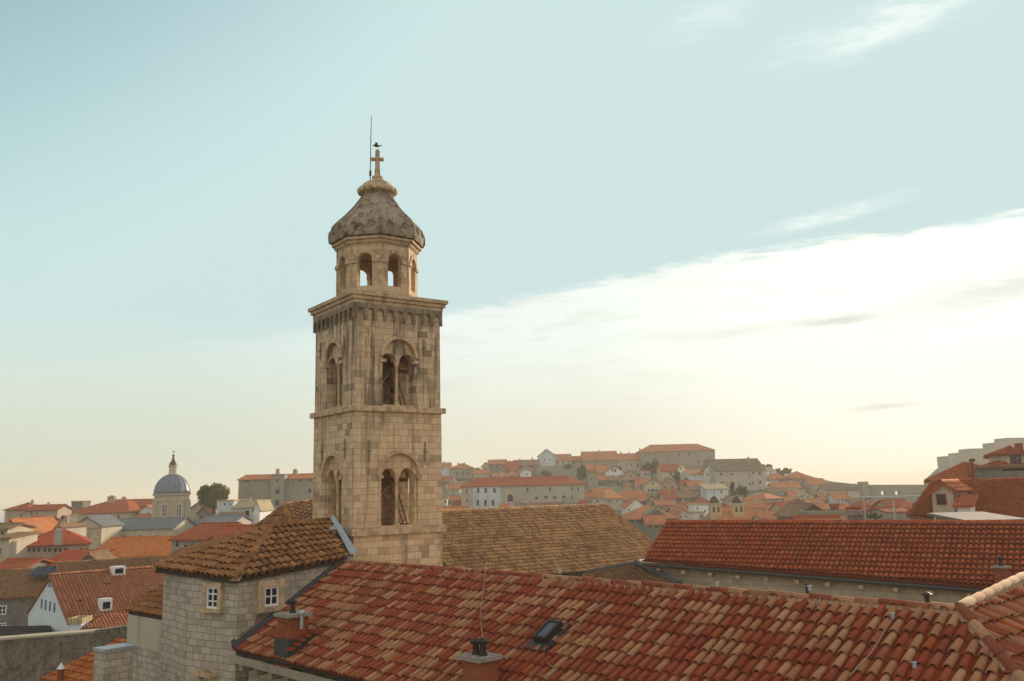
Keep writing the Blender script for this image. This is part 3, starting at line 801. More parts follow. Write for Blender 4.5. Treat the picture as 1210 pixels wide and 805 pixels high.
for (u, v0, v1, nn) in ((440, 397, 421, nR), (501, 401, 421, nR), (436, 520, 545, nR), (502, 522, 545, nR), (407, 398, 420, nL), (379, 405, 425, nL), (408, 519, 543, nL), (381, 524, 543, nL)):
    p = PP(u, v0, TC, nn); p2 = PP(u, v1, TC, nn); p2.x, p2.y = p.x, p.y; a = MB()
    tt = Vector((-nn.y, nn.x, 0)); a.obox(p2 + nn * .002 - tt * .025, tt * .05, nn * .04, Vector((0, 0, (p - p2).z)))
    a.box(p.lerp(p2, .5) + nn * .03, .12, .12, .07, TA)
    a.build('wall_anchor', M_ANCH, tower)
# timber bell frame inside, seen through the openings
for (zs, zsp, *_r) in win_specs:
    H = zsp - zs; bf = MB()
    bf.tube([T3(-.9, -.5, zs), T3(.9, .2, zsp + .2)], .045, 6); bf.tube([T3(.5, -.9, zs), T3(.1, .8, zsp + .3)], .05, 6)
    bf.tube([T3(1.0, -.7, zs - .2), T3(.35, -.4, zsp + .5)], .03, 6); bf.tube([T3(.75, -.85, zs - .2), T3(.1, -.5, zsp + .5)], .03, 6)
    for k in range(7): f_ = k / 7; bf.tube([T3(1.0 - .65 * f_, -.7 + .3 * f_, zs - .2 + (H + .7) * f_), T3(.75 - .65 * f_, -.85 + .35 * f_, zs - .2 + (H + .7) * f_)], .02, 5)
    bf.tube([T3(-h_ + .5, 0, zsp - .1), T3(h_ - .5, 0, zsp - .1)], .08, 6); bf.tube([T3(0, -h_ + .5, zsp - .3), T3(0, h_ - .5, zsp - .3)], .08, 6)
    bf.tube([T3(-.7, -.7, zs - .3), T3(-.7, -.7, zsp + .5)], .07, 6)
    bf.build('timber_frame', M_BEAM, tower)
fl = MB()
for zf_ in (win_specs[0][0] - .35, win_specs[1][0] - .35, z_top - .05):
    hh = h_ - .45; fl.obox(T3(-hh, -hh, zf_), TX * 2 * hh, TY * 2 * hh, Vector((0, 0, .12)))
fl.build('belfry_floor', M_WOODD, tower)
# lantern
LROT = R(90) - TA + R(22.5)
zl0, zl1 = cz, zx(297)
def zxf(v): return P(447, v, TCEN.y - 1.5).z
def octo(r, z, rot=None): return [Vector((TCEN.x + r * math.cos(LROT + k * math.pi / 4), TCEN.y + r * math.sin(LROT + k * math.pi / 4), z)) for k in range(8)]
RL = 1.60
mb = MB(); th = .30; A0, A1, B0, B1 = octo(RL, zl0 + .10), octo(RL, zl1), octo(RL - th, zl0 + .10), octo(RL - th, zl1)
vs = A0 + A1 + B0 + B1; fs = []
for k in range(8):
    j = (k + 1) % 8; fs += [(k, j, 8 + j, 8 + k), (16 + j, 16 + k, 24 + k, 24 + j), (j, k, 16 + k, 16 + j), (8 + k, 8 + j, 24 + j, 24 + k)]
mb.add(vs, fs)
lan = mb.build('lantern', M_LANT, tower)
z_op0, z_sp, hw_ = zxf(337), zxf(307), .29
def lan_cut(r_extra=0.0, z0=None):
    cs = []
    for k in range(4):
        an = LROT + (k + .5) * math.pi / 4; nn = Vector((math.cos(an), math.sin(an), 0)); tt = Vector((-nn.y, nn.x, 0))
        c = MB(); c.extrude([Vector((TCEN.x, TCEN.y, 0)) + tt * x + Vector((0, 0, z)) - nn * 2.2 for x, z in arch_poly(0, hw_ + r_extra, z0 or z_op0, z_sp, 12)], nn * 4.4); cs.append(c)
    return cs
bpy.context.view_layer.update(); boolean(lan, lan_cut())
mb = MB(); A0, A1, B0, B1 = octo(RL + .06, z_sp - .09), octo(RL + .06, z_sp + .06), octo(RL - .1, z_sp - .09), octo(RL - .1, z_sp + .06); mb.add(A0 + A1 + B0 + B1, fs)
cap_ = mb.build('capital_band', M_CARVED, tower); bpy.context.view_layer.update(); boolean(cap_, lan_cut(.0)); cap_.name = 'capital'; split_loose(cap_, tower)
mb = MB()
for k in range(8):
    an = LROT + (k + .5) * math.pi / 4; nn = Vector((math.cos(an), math.sin(an), 0)); tt = Vector((-nn.y, nn.x, 0)); c0 = Vector((TCEN.x, TCEN.y, 0)) + nn * (RL * math.cos(math.pi / 8) - .01)
    for j in range(12):
        a1, a2 = math.pi * j / 12, math.pi * (j + 1) / 12
        mb.extrude([c0 + tt * (r * math.cos(a)) + Vector((0, 0, z_sp + r * math.sin(a))) for r, a in ((hw_ + .03, a1), (hw_ + .17, a1), (hw_ + .17, a2), (hw_ + .03, a2))], nn * .05)
mb.build('archivolts', M_CARVED, tower)
mb = MB(); mb.lathe((TCEN.x, TCEN.y, 0), [(RL + .12, zl0 + .002), (RL + .12, zl0 + .12), (RL + .05, zl0 + .18), (RL - .01, zl0 + .2)], 8, LROT); mb.build('lantern_plinth', M_CARVED, tower)
mb = MB(); zt = zx(297); mb.lathe((TCEN.x, TCEN.y, 0), [(RL + .02, zt - .10), (RL + .09, zt - .03), (RL + .09, zt + .03), (RL + .19, zt + .08), (RL + .19, zt + .17), (RL + .10, zt + .19)], 8, LROT); mb.build('lantern_cornice', M_CARVED, tower)
kpx = TCEN.y / F
prof = [(54.2, 291), (55.3, 288), (55.8, 283.5), (55, 278), (52.3, 272), (47.2, 266), (41, 260.5), (35.2, 255), (30.4, 250), (26.4, 245), (23, 240.5), (20, 236.5), (17.8, 233.5), (17, 231)]
prof3 = [(r * kpx * 1.03, zx(v)) for r, v in prof]
dm = MB(); segs = 8
# each of the eight webs is slightly hollowed between proud ribs
rings = []
for r, z in prof3:
    ring = []
    for k in range(8):
        for j in range(5):
            f_ = j / 5; a0 = LROT + k * math.pi / 4; p0 = Vector((math.cos(a0), math.sin(a0), 0)) * r; a1 = LROT + (k + 1) * math.pi / 4; p1 = Vector((math.cos(a1), math.sin(a1), 0)) * r
            p = p0.lerp(p1, f_); bulge = 1 + .035 * math.sin(math.pi * f_)
            ring.append(Vector((TCEN.x, TCEN.y, z)) + Vector((p.x * bulge, p.y * bulge, 0)))
    rings.append(ring)
vs = [p for rg in rings for p in rg]; fs = []
for i in range(len(rings) - 1):
    for k in range(40): a, b = i * 40 + k, i * 40 + (k + 1) % 40; fs.append((a, b, b + 40, a + 40))
fs += [tuple(range(39, -1, -1)), tuple(range(len(vs) - 40, len(vs)))]
dm.add(vs, fs); dome = dm.build('dome', M_DOME, tower); smooth_auto(dome, 50)
rb = MB()
for k in range(8):
    a0 = LROT + k * math.pi / 4
    rb.tube([Vector((TCEN.x + r * math.cos(a0) * 1.0, TCEN.y + r * math.sin(a0) * 1.0, z)) for r, z in prof3], [.055] * 5 + [.05] * 4 + [.042] * 5, 7)
o = rb.build('dome_ribs', M_DOME, tower, smooth=True)
sc = MB()                                # carved scrolls and rosettes round the foot of the cap
for k in range(8):
    for sgn in (-1, 1):
        an = LROT + (k + .5 + sgn * .23) * math.pi / 4; rr = 54.5 * kpx * .985; ctr = Vector((TCEN.x + rr * math.cos(an), TCEN.y + rr * math.sin(an), zx(279)))
        nn = Vector((math.cos(an), math.sin(an), .12)).normalized(); tt = Vector((-nn.y, nn.x, 0)).normalized(); up = nn.cross(tt)
        pts = []
        for j in range(22): f_ = j / 21; a = f_ * 4.2 * math.pi * sgn; r_ = .17 * (1 - .8 * f_); pts.append(ctr + tt * (r_ * math.cos(a)) + up * (r_ * math.sin(a)) + nn * .05)
        sc = MB(); sc.tube(pts, .024, 5); sc.build('carved_scroll', M_DOME, tower, smooth=True)
mb = MB(); cr_prof = [(17, 232), (18.5, 231), (22.6, 229.5), (23, 226.5), (21, 224.5), (19.5, 222.5), (18, 219.5), (14, 217), (10, 214.5), (6.5, 212.5), (5, 211.8), (6.5, 210.8), (6.5, 209.2), (3.8, 208.3)]
mb.lathe((TCEN.x, TCEN.y, 0), [(r * kpx * 1.02, zx(v)) for r, v in cr_prof], 16, LROT)
for k in range(16):
    a0 = LROT + k * math.pi / 8; r = 21.5 * kpx; mb.lathe((TCEN.x + r * math.cos(a0), TCEN.y + r * math.sin(a0), zx(226.8)), [(.02, -.13), (.10, -.08), (.12, 0), (.09, .09), (.02, .12)], 7)
o = mb.build('crown', M_CARVED, tower); smooth_auto(o, 50)
cx_ = MB(); X0 = Vector((TCEN.x, TCEN.y, 0)); cr_t = Vector((1, .15, 0)).normalized()
def cbar(p, q, r0, r1): cx_.tube([p, p.lerp(q, .5), q], [r0, (r0 + r1) / 2 * .9, r1], 4)
zb_, zt_ = zx(209), zx(179); zarm = zx(188.5)
cbar(X0 + Vector((0, 0, zb_)), X0 + Vector((0, 0, zt_)), .12, .09)
cbar(X0 + Vector((0, 0, zarm)) - cr_t * .20, X0 + Vector((0, 0, zarm)) + cr_t * .20, .085, .085)
for q_ in (X0 + Vector((0, 0, zarm)) - cr_t * .19, X0 + Vector((0, 0, zarm)) + cr_t * .19, X0 + Vector((0, 0, zt_))):
    cx_.lathe(q_, [(.02, -.085), (.075, -.06), (.09, 0), (.075, .06), (.02, .085)], 8)
cx_.build('cross', M_CARVED, tower)
rd = MB(); p0 = P(437.5, 214, TCEN.y + .05); rd.tube([p0, P(438.3, 160, TCEN.y + .05), P(438.9, 137, TCEN.y + .05)], [.022, .018, .012], 6); rd.box(P(437.8, 205, TCEN.y + .05), .09, .09, .2); rd.build('lightning_rod', M_IRON, tower)
# bird hovering just above the cross: body, wings, tail as one body
bd = MB(); bc = P(444.2, 172.6, TCEN.y)
bd.tube([bc + Vector((-.13, 0, .02)), bc + Vector((-.09, 0, .03)), bc + Vector((0, 0, .0)), bc + Vector((.09, 0, .0)), bc + Vector((.17, 0, .01))], [.012, .035, .055, .04, .012], 8)
for s in (-1, 1): bd.add([bc + Vector((-.05, s * .03, .02)), bc + Vector((.07, s * .03, .01)), bc + Vector((.12, s * .22, .03)), bc + Vector((.02, s * .26, .06)), bc + Vector((-.04, s * .03, -.005)), bc + Vector((.06, s * .03, -.01)), bc + Vector((.11, s * .22, .02)), bc + Vector((.02, s * .26, .045))], [(0, 1, 2, 3), (7, 6, 5, 4), (0, 3, 7, 4), (3, 2, 6, 7), (2, 1, 5, 6), (1, 0, 4, 5)])
bd.add([bc + Vector((.14, -.03, .01)), bc + Vector((.14, .03, .01)), bc + Vector((.25, .05, .015)), bc + Vector((.25, -.05, .015)), bc + Vector((.14, -.03, 0)), bc + Vector((.14, .03, 0)), bc + Vector((.25, .05, .005)), bc + Vector((.25, -.05, .005))], [(0, 1, 2, 3), (7, 6, 5, 4), (0, 3, 7, 4), (3, 2, 6, 7), (2, 1, 5, 6), (1, 0, 4, 5)])
o = bd.build('bird', flat_mat('dark_feathers', (.07, .06, .055), .8), loc=bc); tag(o, 'small dark bird just above the cross of the bell tower', 'bird')

# ------------------------------------------------------------------ foreground convent roof
A = P(408, 665, 30.0); B = P(1135, 722, 16.0); B.z = A.z = (A.z + B.z) / 2
B = PZ(1135, 722, A.z); A = PZ(408, 665, A.z)
rd_ = (B - A).normalized(); up_az = Vector((-rd_.y, rd_.x, 0))
if up_az.y < 0: up_az = -up_az
TP = math.tan(R(30)); dn1 = (-up_az - Vector((0, 0, TP))).normalized(); n1_ = (rd_.cross(dn1)); n1_ = n1_ if n1_.z > 0 else -n1_
EL = PP(278, 769, A, n1_)
run = -(EL - A).dot(up_az) ; eave_z = EL.z
# eave line through EL parallel to the ridge, hip straight down from B
hipdir = (PP(1210, 810, A, n1_) - B).normalized()
HB = B + hipdir * ((eave_z - 0.0 - B.z) / hipdir.z)
ELs = EL
con = thing('convent_building', 'foreground convent building with a large red and tan barrel tile roof', 'building', Vector((EL.x, EL.y, 10)))
r1 = tile_roof('tiled_roof', [A, B, HB, ELs], dn1, T_NEAR, con, .222, .37, 8, True, T_PAN, seed=11, rad=.077, jit=2.0, up_=(.042, .066), slip=.05)
# right-hand wing of the same building beyond the hip
C2 = P(1210, 686, 18.6); cd = (C2 - B); C3 = B + cd * 3.2
dn5h = Vector((cd.y, -cd.x, 0)).normalized()
n5 = cd.cross(hipdir).normalized(); n5 = n5 if n5.z > 0 else -n5
dn5 = Vector((n5.x, n5.y, 0)); dn5 = (dn5 - n5 * dn5.dot(n5)).normalized()
D5 = C3 + dn5 * ((HB.z - C3.z) / dn5.z)
r5 = tile_roof('tiled_roof', [B, C3, D5, HB], dn5, T_NEAR, con, .222, .37, 8, True, T_PAN, seed=12, rad=.077, jit=2.0, up_=(.042, .066), slip=.05)
def sag(a, b, n, d): return [a.lerp(b, i / n) - Vector((0, 0, d * math.sin(math.pi * i / n))) for i in range(n + 1)]
ridge_caps([B + Vector((0, 0, .01)), A + Vector((0, 0, .01))], T_NEAR, r1, .46, .092, 7, 5)
T_PALE = tiles_mat('pale_ridge_tiles', [((.50, .36, .235), 4), ((.46, .30, .19), 2), ((.40, .22, .14), 1)], dark=.15)
ridge_caps([B + Vector((0, 0, .05)), C3 + Vector((0, 0, .05))], T_PALE, r5, .50, .105, 8, 6)
ridge_caps([B + Vector((0, 0, .05)), HB + Vector((0, 0, .05))], tiles_mat('hip_ridge_tiles', [((.26, .08, .05), 3), ((.46, .27, .16), 4), ((.36, .16, .09), 2)], dark=.15), r1, .46, .10, 8, 7)
# north slope (hidden side) closes the roof
bk = MB(); hn = up_az * run; bk.extrude([A, A + up_az * run + Vector((0, 0, eave_z - A.z)), B + up_az * run * 1.0 + Vector((0, 0, eave_z - A.z)), B], Vector((0, 0, -.14)))
bk.extrude([B, B + up_az * run + Vector((0, 0, eave_z - B.z)), C3 + Vector((0, 0, eave_z - C3.z)) - dn5h * run, C3], Vector((0, 0, -.14)))
bk.build('roof_back_slope', T_BROWN, con, rnd=True)
# walls under the eave
cw = MB(); inw = up_az * .45; ez = eave_z - .22
a0 = EL + inw * 1.0; b0 = HB + inw; bk0 = B + up_az * (run - .45); a1 = A + up_az * (run - .45) ; 
cw.prism([(a0.x, a0.y), (b0.x, b0.y), (D5.x - .4, D5.y - .2), (C3.x, C3.y), (bk0.x, bk0.y), (a1.x, a1.y)], 10, ez)
cw.build('wall', M_WALL2, con)
# stone gutter on corbels
ed = (HB - EL).normalized(); out_ = -up_az
gt = MB(); g0 = EL + out_ * .06 - Vector((0, 0, .16)); g1 = g0 + ed * 24; 
for k in range(40):
    pa = g0 + ed * (k * .6); dzk = rng.uniform(-.012, .012)
    gt.obox(pa + Vector((0, 0, dzk - .10)) - out_ * .12, ed * .592, out_ * .30, Vector((0, 0, .12)))
    gt.obox(pa + Vector((0, 0, dzk + .02)) + out_ * .13, ed * .592, out_ * .05, Vector((0, 0, .08)))
gt.build('gutter', M_GUTTER if False else plaster_mat('gutter_stone', (.36, .31, .24), .6, scale=3), con)
for k in range(26):
    if rng.random() < .12: continue
    cb = MB(); pa = g0 + ed * (.35 + k * .86) - Vector((0, 0, .36)); cb.obox(pa - out_ * .6, ed * .20, out_ * .58, Vector((0, 0, .25))); cb.build('corbel', M_WALL2, con)
# metal flashing up the verge against the apse
fl = MB(); fl.tube([EL + Vector((0, 0, .06)) - rd_ * .12, A + Vector((0, 0, .10)) - rd_ * .12], .10, 6)
fl.extrude([EL - rd_ * .05 + Vector((0, 0, .02)), A - rd_ * .05 + Vector((0, 0, .02)), A - rd_ * .3 + Vector((0, 0, .22)), EL - rd_ * .3 + Vector((0, 0, .22))], Vector((0, 0, .03)))
fl.build('flashing', M_LEAD, con)
def on1(u, v, h=0.0): return PP(u, v, A, n1_) + n1_ * h
# roof window
q4 = [on1(629, 763), on1(649, 741), on1(672, 743), on1(653, 768)]; ctr = sum(q4, Vector()) / 4
sk = MB(); hw, hl = .20, .31; al = rd_; dn_ = dn1
def skb(x0, x1, y0, y1, z0, z1, m_): m_.obox(ctr + al * x0 + dn_ * y0 + n1_ * z0, al * (x1 - x0), dn_ * (y1 - y0), n1_ * (z1 - z0))
skb(-hw - .12, hw + .12, -hl - .12, hl + .22, .02, .10, sk)
sk.build('skylight_flashing', M_LEAD, con)
s2 = MB(); skb(-hw, hw, -hl, -hl + .06, .10, .24, s2); skb(-hw, hw, hl - .06, hl, .10, .24, s2); skb(-hw, -hw + .06, -hl + .06, hl - .06, .10, .24, s2); skb(hw - .06, hw, -hl + .06, hl - .06, .10, .24, s2)
so_ = s2.build('skylight', M_IRON, con); s3 = MB(); skb(-hw + .06, hw - .06, -hl + .06, hl - .06, .19, .215, s3); gl2 = flat_mat('skylight_glass', (.10, .13, .16), .08, 0, .0); s3.build('pane', gl2, so_)
# chimneys on the slope
def chimney(u, v, vt, wpx, label=None, pots=((-.0, 0),), dirw=rd_, potc=M_IRON, slabm=None, base=True, pl=(None, None), parent=con, plane=None):
    bp = PP(u, v, *(plane or (A, n1_))); kx = bp.y / F; w_ = wpx * kx; zt = P(u, vt, bp.y).z; ang = math.atan2(dirw.y, dirw.x)
    cb = MB(); cb.box((bp.x, bp.y, (zt + bp.z - .5) / 2), w_, w_ * .9, zt - bp.z + .5, ang); 
    c = cb.build('chimney', M_BRICK, parent)
    s = MB(); s.box((bp.x, bp.y, zt + .045), w_ + .16, w_ * .9 + .16, .085, ang); s.build('chimney_slab', slabm or plaster_mat('chimney_cap_mortar', (.33, .29, .24), .5, scale=5), c)
    ex = Vector((math.cos(ang), math.sin(ang), 0))
    for (px, hh) in pots:
        p = MB(); pc = Vector((bp.x, bp.y, zt + .085)) + ex * px
        p.lathe(pc, [(.10, 0), (.09, .05), (.07, .08), (.07, hh), (.13, hh + .02), (.15, hh + .06), (.06, hh + .10), (.02, hh + .12)], 12); p.build('flue_pot', potc, c)
    if base:
        f = MB(); f.box((bp.x, bp.y, bp.z + .10), w_ + .10, w_ * .9 + .12, .62, ang); f.build('base_flashing', M_LEAD, c)
    return c, bp, zt
c1, bp1, zt1 = chimney(345.5, 771, 728, 27, pots=((-.02, .26),))
vp = MB(); pv_ = bp1 + rd_ * .47 + Vector((0, 0, .92)) ; vp.lathe(pv_, [(.05, -.25), (.05, .12), (.09, .15), (.09, .2), (.03, .26)], 10); vp.build('vent_cowl', M_ZINC, c1)
st = MB()
for k in range(5): st.box(bp1 + rd_ * (.42) + up_az * (.05 + k * .16 - .35) + Vector((0, 0, .18 + .10 * k)), .26, .15, .07, math.atan2(rd_.y, rd_.x))
st.build('stepped_tiles', T_PAN, c1, rnd=True)
c2, bp2, zt2 = chimney(568, 826, 779, 30, pots=((-.13, .22), (.10, .24)), base=False)
for pts in ([(577, 669), (574, 700), (570.5, 722), (571, 745), (574, 762), (578, 776)], [(1060, 735), (1050, 748), (1041, 765), (1030, 781), (1007, 806)], [(718, 716), (704, 726), (693, 733), (687, 745)], [(650, 790), (660, 797), (652, 803), (640, 805)], [(972, 712), (968, 722), (972, 728)]):
    c = MB(); c.tube([on1(u, v, .13) for u, v in pts], .008, 5); c.build('lightning_conductor', M_CABLE, con)
for u, v in ((1057, 735), (1083, 794), (664, 681), (959, 702), (850, 697)):
    c = MB(); p = on1(u, v, .13); c.box(p, .05, .05, .09); c.box(p + Vector((0, 0, .05)), .1, .03, .02); c.build('cable_clip', M_ZINC, con)

# ------------------------------------------------------------------ apse building left of the tower
off = -rd_.cross(Vector((0, 0, 1))); 
fdir = -dn1.copy(); fdir.z = 0; fdir.normalize()            # along the face that meets the convent roof
P0 = P(276.5, 686.5, EL.y + .0); PA = P(411, 660.5, 30.1)
E_ = P(324, 621.5, 30.9); ER = P(388, 617, 32.5)
P1 = P(226, 679, 28.3); P2 = P(183, 673.5, 30.2); P3 = P(217, 651, 38.0); P4 = P(330, 628, 38.5)
aps = thing('apse_building', 'stone many-sided apse with an old brown tile roof at the foot of the bell tower', 'building', Vector((-10, 30, 10)))
def dnh(a, b, inside):          # downhill direction for a facet whose eave is a-b
    e = (b - a); nn = Vector((e.y, -e.x, 0)).normalized()
    return nn if (a - inside).dot(nn) > 0 else -nn
ar = None
for i, (pl, e0, e1) in enumerate((([E_, ER, PA, P0], P0, PA), ([E_, P0, P1], P0, P1), ([E_, P1, P2], P1, P2), ([E_, P2, P3], P2, P3))):
    o = tile_roof('tiled_roof', pl, dnh(e0, e1, E_) - Vector((0, 0, .4)), T_BROWN, aps, .25, .37, 7, True, T_DKP, seed=20 + i, rad=.098, jit=2.6, lift=.02, up_=(.045, .075))
    ar = ar or o
sb = MB(); sb.extrude([E_, P3, P4, ER], Vector((0, 0, -.14))); sb.build('roof_back_slope', T_BROWN, aps, rnd=True)
ridge_caps([E_ + Vector((0, 0, .04)), ER + Vector((0, 0, .04))], T_BROWN, ar, .40, .115, 7, 8)
ridge_caps([E_ + Vector((0, 0, .04)), P0 + Vector((0, 0, .04))], T_BROWN, ar, .40, .115, 7, 9)
ridge_caps([E_ + Vector((0, 0, .02)), P1 + Vector((0, 0, .02))], T_BROWN, ar, .40, .09, 7, 10, mortar=False)
ridge_caps([E_ + Vector((0, 0, .02)), P2 + Vector((0, 0, .02))], T_BROWN, ar, .40, .09, 7, 13, mortar=False)
cen = (P0 + P1 + P2 + PA + P3) / 5; cen = E_.lerp(ER, .3)
def inset(p, d=.38): 
    v = Vector((cen.x - p.x, cen.y - p.y, 0)).normalized(); return p + v * d
Q0 = P(280.7, 700, EL.y + .25); Q1 = P(225, 700, P1.y + .30); Q2 = P(192.6, 700, P2.y + .25); Q3 = P(232, 660, 36.5); Q4 = P(330, 640, 37.5); QA = inset(PA, .2); QA = Q0 + (PA - P0).normalized() * 4.2; QA.z = 0
aw = MB(); ztop = [P0.z, P1.z, P2.z, P3.z, P4.z, PA.z]; Q = [Q0, Q1, Q2, Q3, Q4, QA]
vs = [Vector((q.x, q.y, 10)) for q in Q] + [Vector((q.x, q.y, z + .03)) for q, z in zip(Q, ztop)]
nq = len(Q); aw.add(vs, [tuple(range(nq - 1, -1, -1)), tuple(range(nq, 2 * nq))] + [(i, (i + 1) % nq, nq + (i + 1) % nq, nq + i) for i in range(nq)])
awo = aw.build('wall', M_ASH, aps)
def face_window(par, a, b, u0, v0, u1, v1, **kw):
    a = Vector((a.x, a.y, 0)); b = Vector((b.x, b.y, 0)); t = (b - a).normalized(); n = Vector((t.y, -t.x, 0)); 
    if n.y > 0: n = -n
    if t.x < 0: t = -t
    c = PP((u0 + u1) / 2, (v0 + v1) / 2, a, n); l = PP(u0, (v0 + v1) / 2, a, n); r = PP(u1, (v0 + v1) / 2, a, n); h = P(0, 0, 1)
    hh = (PP((u0 + u1) / 2, v0, a, n) - PP((u0 + u1) / 2, v1, a, n)).length
    return add_window(par, c + n * .003, t, n, (r - l).length, hh, **kw)
face_window(aps, Q1, Q0, 246, 693, 260, 719, surround=(.14, M_CARVED), bars=(1, 2))
face_window(aps, Q0, QA, 311, 693, 328, 716, surround=(.20, M_CARVED), bars=(1, 1))
# smooth render patch below the right-hand window where the convent roof meets the wall
mb = MB(); tt = (QA - Q0); tt.z = 0; tt.normalize(); nn = Vector((tt.y, -tt.x, 0)); nn = nn if nn.y < 0 else -nn
pts = [PP(u, v, Q0, nn) for u, v in ((283, 766), (283, 749), (300, 739), (303, 727), (336, 724), (352, 700), (398, 670), (402, 672))]
mb.extrude([p + nn * .012 for p in pts], nn * .02); mb.build('render_patch', plaster_mat('brown_render', (.22, .165, .12), .5, scale=2), aps)
mb = MB(); pc_ = PP(246, 797, Q1, Vector(((Q0 - Q1).y, -(Q0 - Q1).x, 0)).normalized()); t_ = (Q0 - Q1); t_.z = 0; t_.normalize(); n_ = Vector((t_.y, -t_.x, 0)); n_ = n_ if n_.y < 0 else -n_
mb.extrude([pc_ + t_ * x + Vector((0, 0, z)) for x, z in ((-.42, -.02), (-.36, .10), (0, .22), (.36, .10), (.42, -.02))], n_ * .28)
mb.obox(pc_ - t_ * .36 - Vector((0, 0, .9)), t_ * .12, n_ * .1, Vector((0, 0, .88))); mb.obox(pc_ + t_ * .24 - Vector((0, 0, .9)), t_ * .12, n_ * .1, Vector((0, 0, .88)))
mb.build('window_hood', M_CARVED, aps)
# zinc flashing between the apse roof and the tower
mb = MB(); a_, b_ = P(391, 616, 32.0), P(414, 661, 30.25); sd_ = Vector((.75, -.2, 0)).normalized()
for k, (f0, f1, w0_, w1_) in enumerate(((0, .3, .10, .16), (.28, .66, .17, .20), (.64, 1.0, .19, .26))):
    pa, pb = a_.lerp(b_, f0), a_.lerp(b_, f1); lz = .10 + .015 * k
    mb.extrude([pa + Vector((0, 0, lz)), pb + Vector((0, 0, lz)), pb + sd_ * w1_ + Vector((0, 0, lz + .1)), pa + sd_ * w0_ + Vector((0, 0, lz + .1))], Vector((0, 0, .02)))
mb.box(P(394.5, 624, 31.6), .34, .22, .10, .5); mb.build('zinc_flashing', M_ZINC, aps)
mb = MB(); mb.tube([P(398, 640, 31), P(396, 655, 30.6), P(394, 668, 30.3), P(393, 673, 30.2)], .02, 6); mb.build('cable', M_CABLE, aps)
# small lean-to annex left of the apse
anx = thing('annex', 'pale rendered annex with a small brown sloping roof joining the left side of the apse', 'annex', Vector((-14, 33, 10)))
a_, b_, c_ = P(150, 722, 32.5), P(196, 691, 33.6), P(196, 730, 29.7)
a2 = a_ + (b_ - c_)
tile_roof('tiled_roof', [a_, a2, b_, c_], Vector((a_ - b_).normalized()) * .5 + Vector((c_ - b_).normalized()) * .5 - Vector((0, 0, .2)), T_BROWN, anx, .21, .36, 6, True, None, seed=31, jit=2, rad=.09) if False else None
rp = [P(151, 723, 32.5), P(193, 693, 33.4), P(197, 731, 30.6)]
e_ = rp[2] - rp[0]; dd = dnh(rp[0], rp[2], rp[1])
tile_roof('tiled_roof', [rp[0], P(160, 716, 34.5), P(196, 690, 34.5), rp[2]], dd - Vector((0, 0, .4)), T_BROWN, anx, .21, .36, 6, True, None, seed=31, jit=2, rad=.09)
mb = MB(); u_pale = plaster_mat('pale_render', (.46, .41, .33), .3)
k0, k1, k2, k3 = P(151, 730, 32.6), P(197, 735, 30.7), P(200, 735, 34), P(160, 735, 35)
zt_a = P(151, 725, 32.5).z
zs_ = P(170, 767, 31.6).z
mb.prism([(k0.x, k0.y), (k1.x, k1.y), (k2.x, k2.y), (k3.x, k3.y)], zs_, zt_a - .02); mb.build('wall', u_pale, anx)
mb = MB(); mb.prism([(k0.x, k0.y), (k1.x, k1.y), (k2.x, k2.y), (k3.x, k3.y)], 10, zs_ - .002); mb.build('lower_wall', M_ASH, anx)
pier = thing('stone_pier', 'square stone block pier with a pale zinc cap in front of the annex', 'pier', P(141, 790, 29))
c0_, c1_ = P(124, 764, 28.5), P(158, 764, 29.2); e1 = c1_ - c0_; e1.z = 0; e2 = Vector((-e1.y, e1.x, 0)).normalized() * .7; zp = P(141, 766, 29.2).z
mb = MB(); mb.obox(Vector((c0_.x, c0_.y, 10)), e1, e2, Vector((0, 0, zp - 10))); mb.build('shaft', M_ASH, pier)
mb = MB(); mb.obox(Vector((c0_.x, c0_.y, zp + .003)) - e1 * .04 - e2 * .03, e1 * 1.08, e2 * 1.06, Vector((0, 0, .08))); mb.build('cap', M_ZINC, pier)

# ------------------------------------------------------------------ big church roof behind the tower
r4a, r4b = P(522, 605, 60.0), P(716, 597, 67.5); r4b = PZ(716, 597, r4a.z)
rdir = (r4b - r4a).normalized(); d4 = Vector((rdir.y, -rdir.x, 0)).normalized()
tp4 = .45; n4 = Vector((d4.x * tp4, d4.y * tp4, 1)).normalized()
HR = PP(780, 650, r4a, n4); EV = PP(753, 664.6, r4a, n4); EV2 = PP(689, 676.5, r4a, n4)
r4L = r4a - rdir * 4.0
EVL = EV2 + (EV2 - EV).normalized() * 14; EVL = PP(CU + F * EVL.x / EVL.y, 700, r4a, n4) if False else EVL
ch = thing('church_nave', 'long church nave with a wide old ochre-brown tile roof behind the bell tower', 'church', Vector((r4a.x + 5, r4a.y, 12)))
LLo = r4L + (d4 - Vector((0, 0, tp4))) * ((EV - r4a).dot(d4))
r4 = tile_roof('tiled_roof', [r4L, r4b, HR, EV, EV2, LLo], d4 - Vector((0, 0, tp4)), T_OCHRE, ch, .27, .42, 5, False, None, seed=41, rad=.105, base_mat=T_DKB, jit=1.2, up_=(.012, .03))
hp = HR + Vector((-4, 7, .4))
mb = MB(); mb.extrude([r4b, HR, hp], Vector((0, 0, -.14)))
mb.extrude([r4L, r4b, r4b - d4 * 8 - Vector((0, 0, 3.6)), r4L - d4 * 8 - Vector((0, 0, 3.6))], Vector((0, 0, -.14))); mb.build('roof_back_slope', T_OCHRE, ch, rnd=True)
ridge_caps([r4L, r4b], T_OCHRE, r4, .45, .13, 6, 42); ridge_caps([r4b, HR], T_OCHRE, r4, .45, .12, 6, 43, mortar=False)
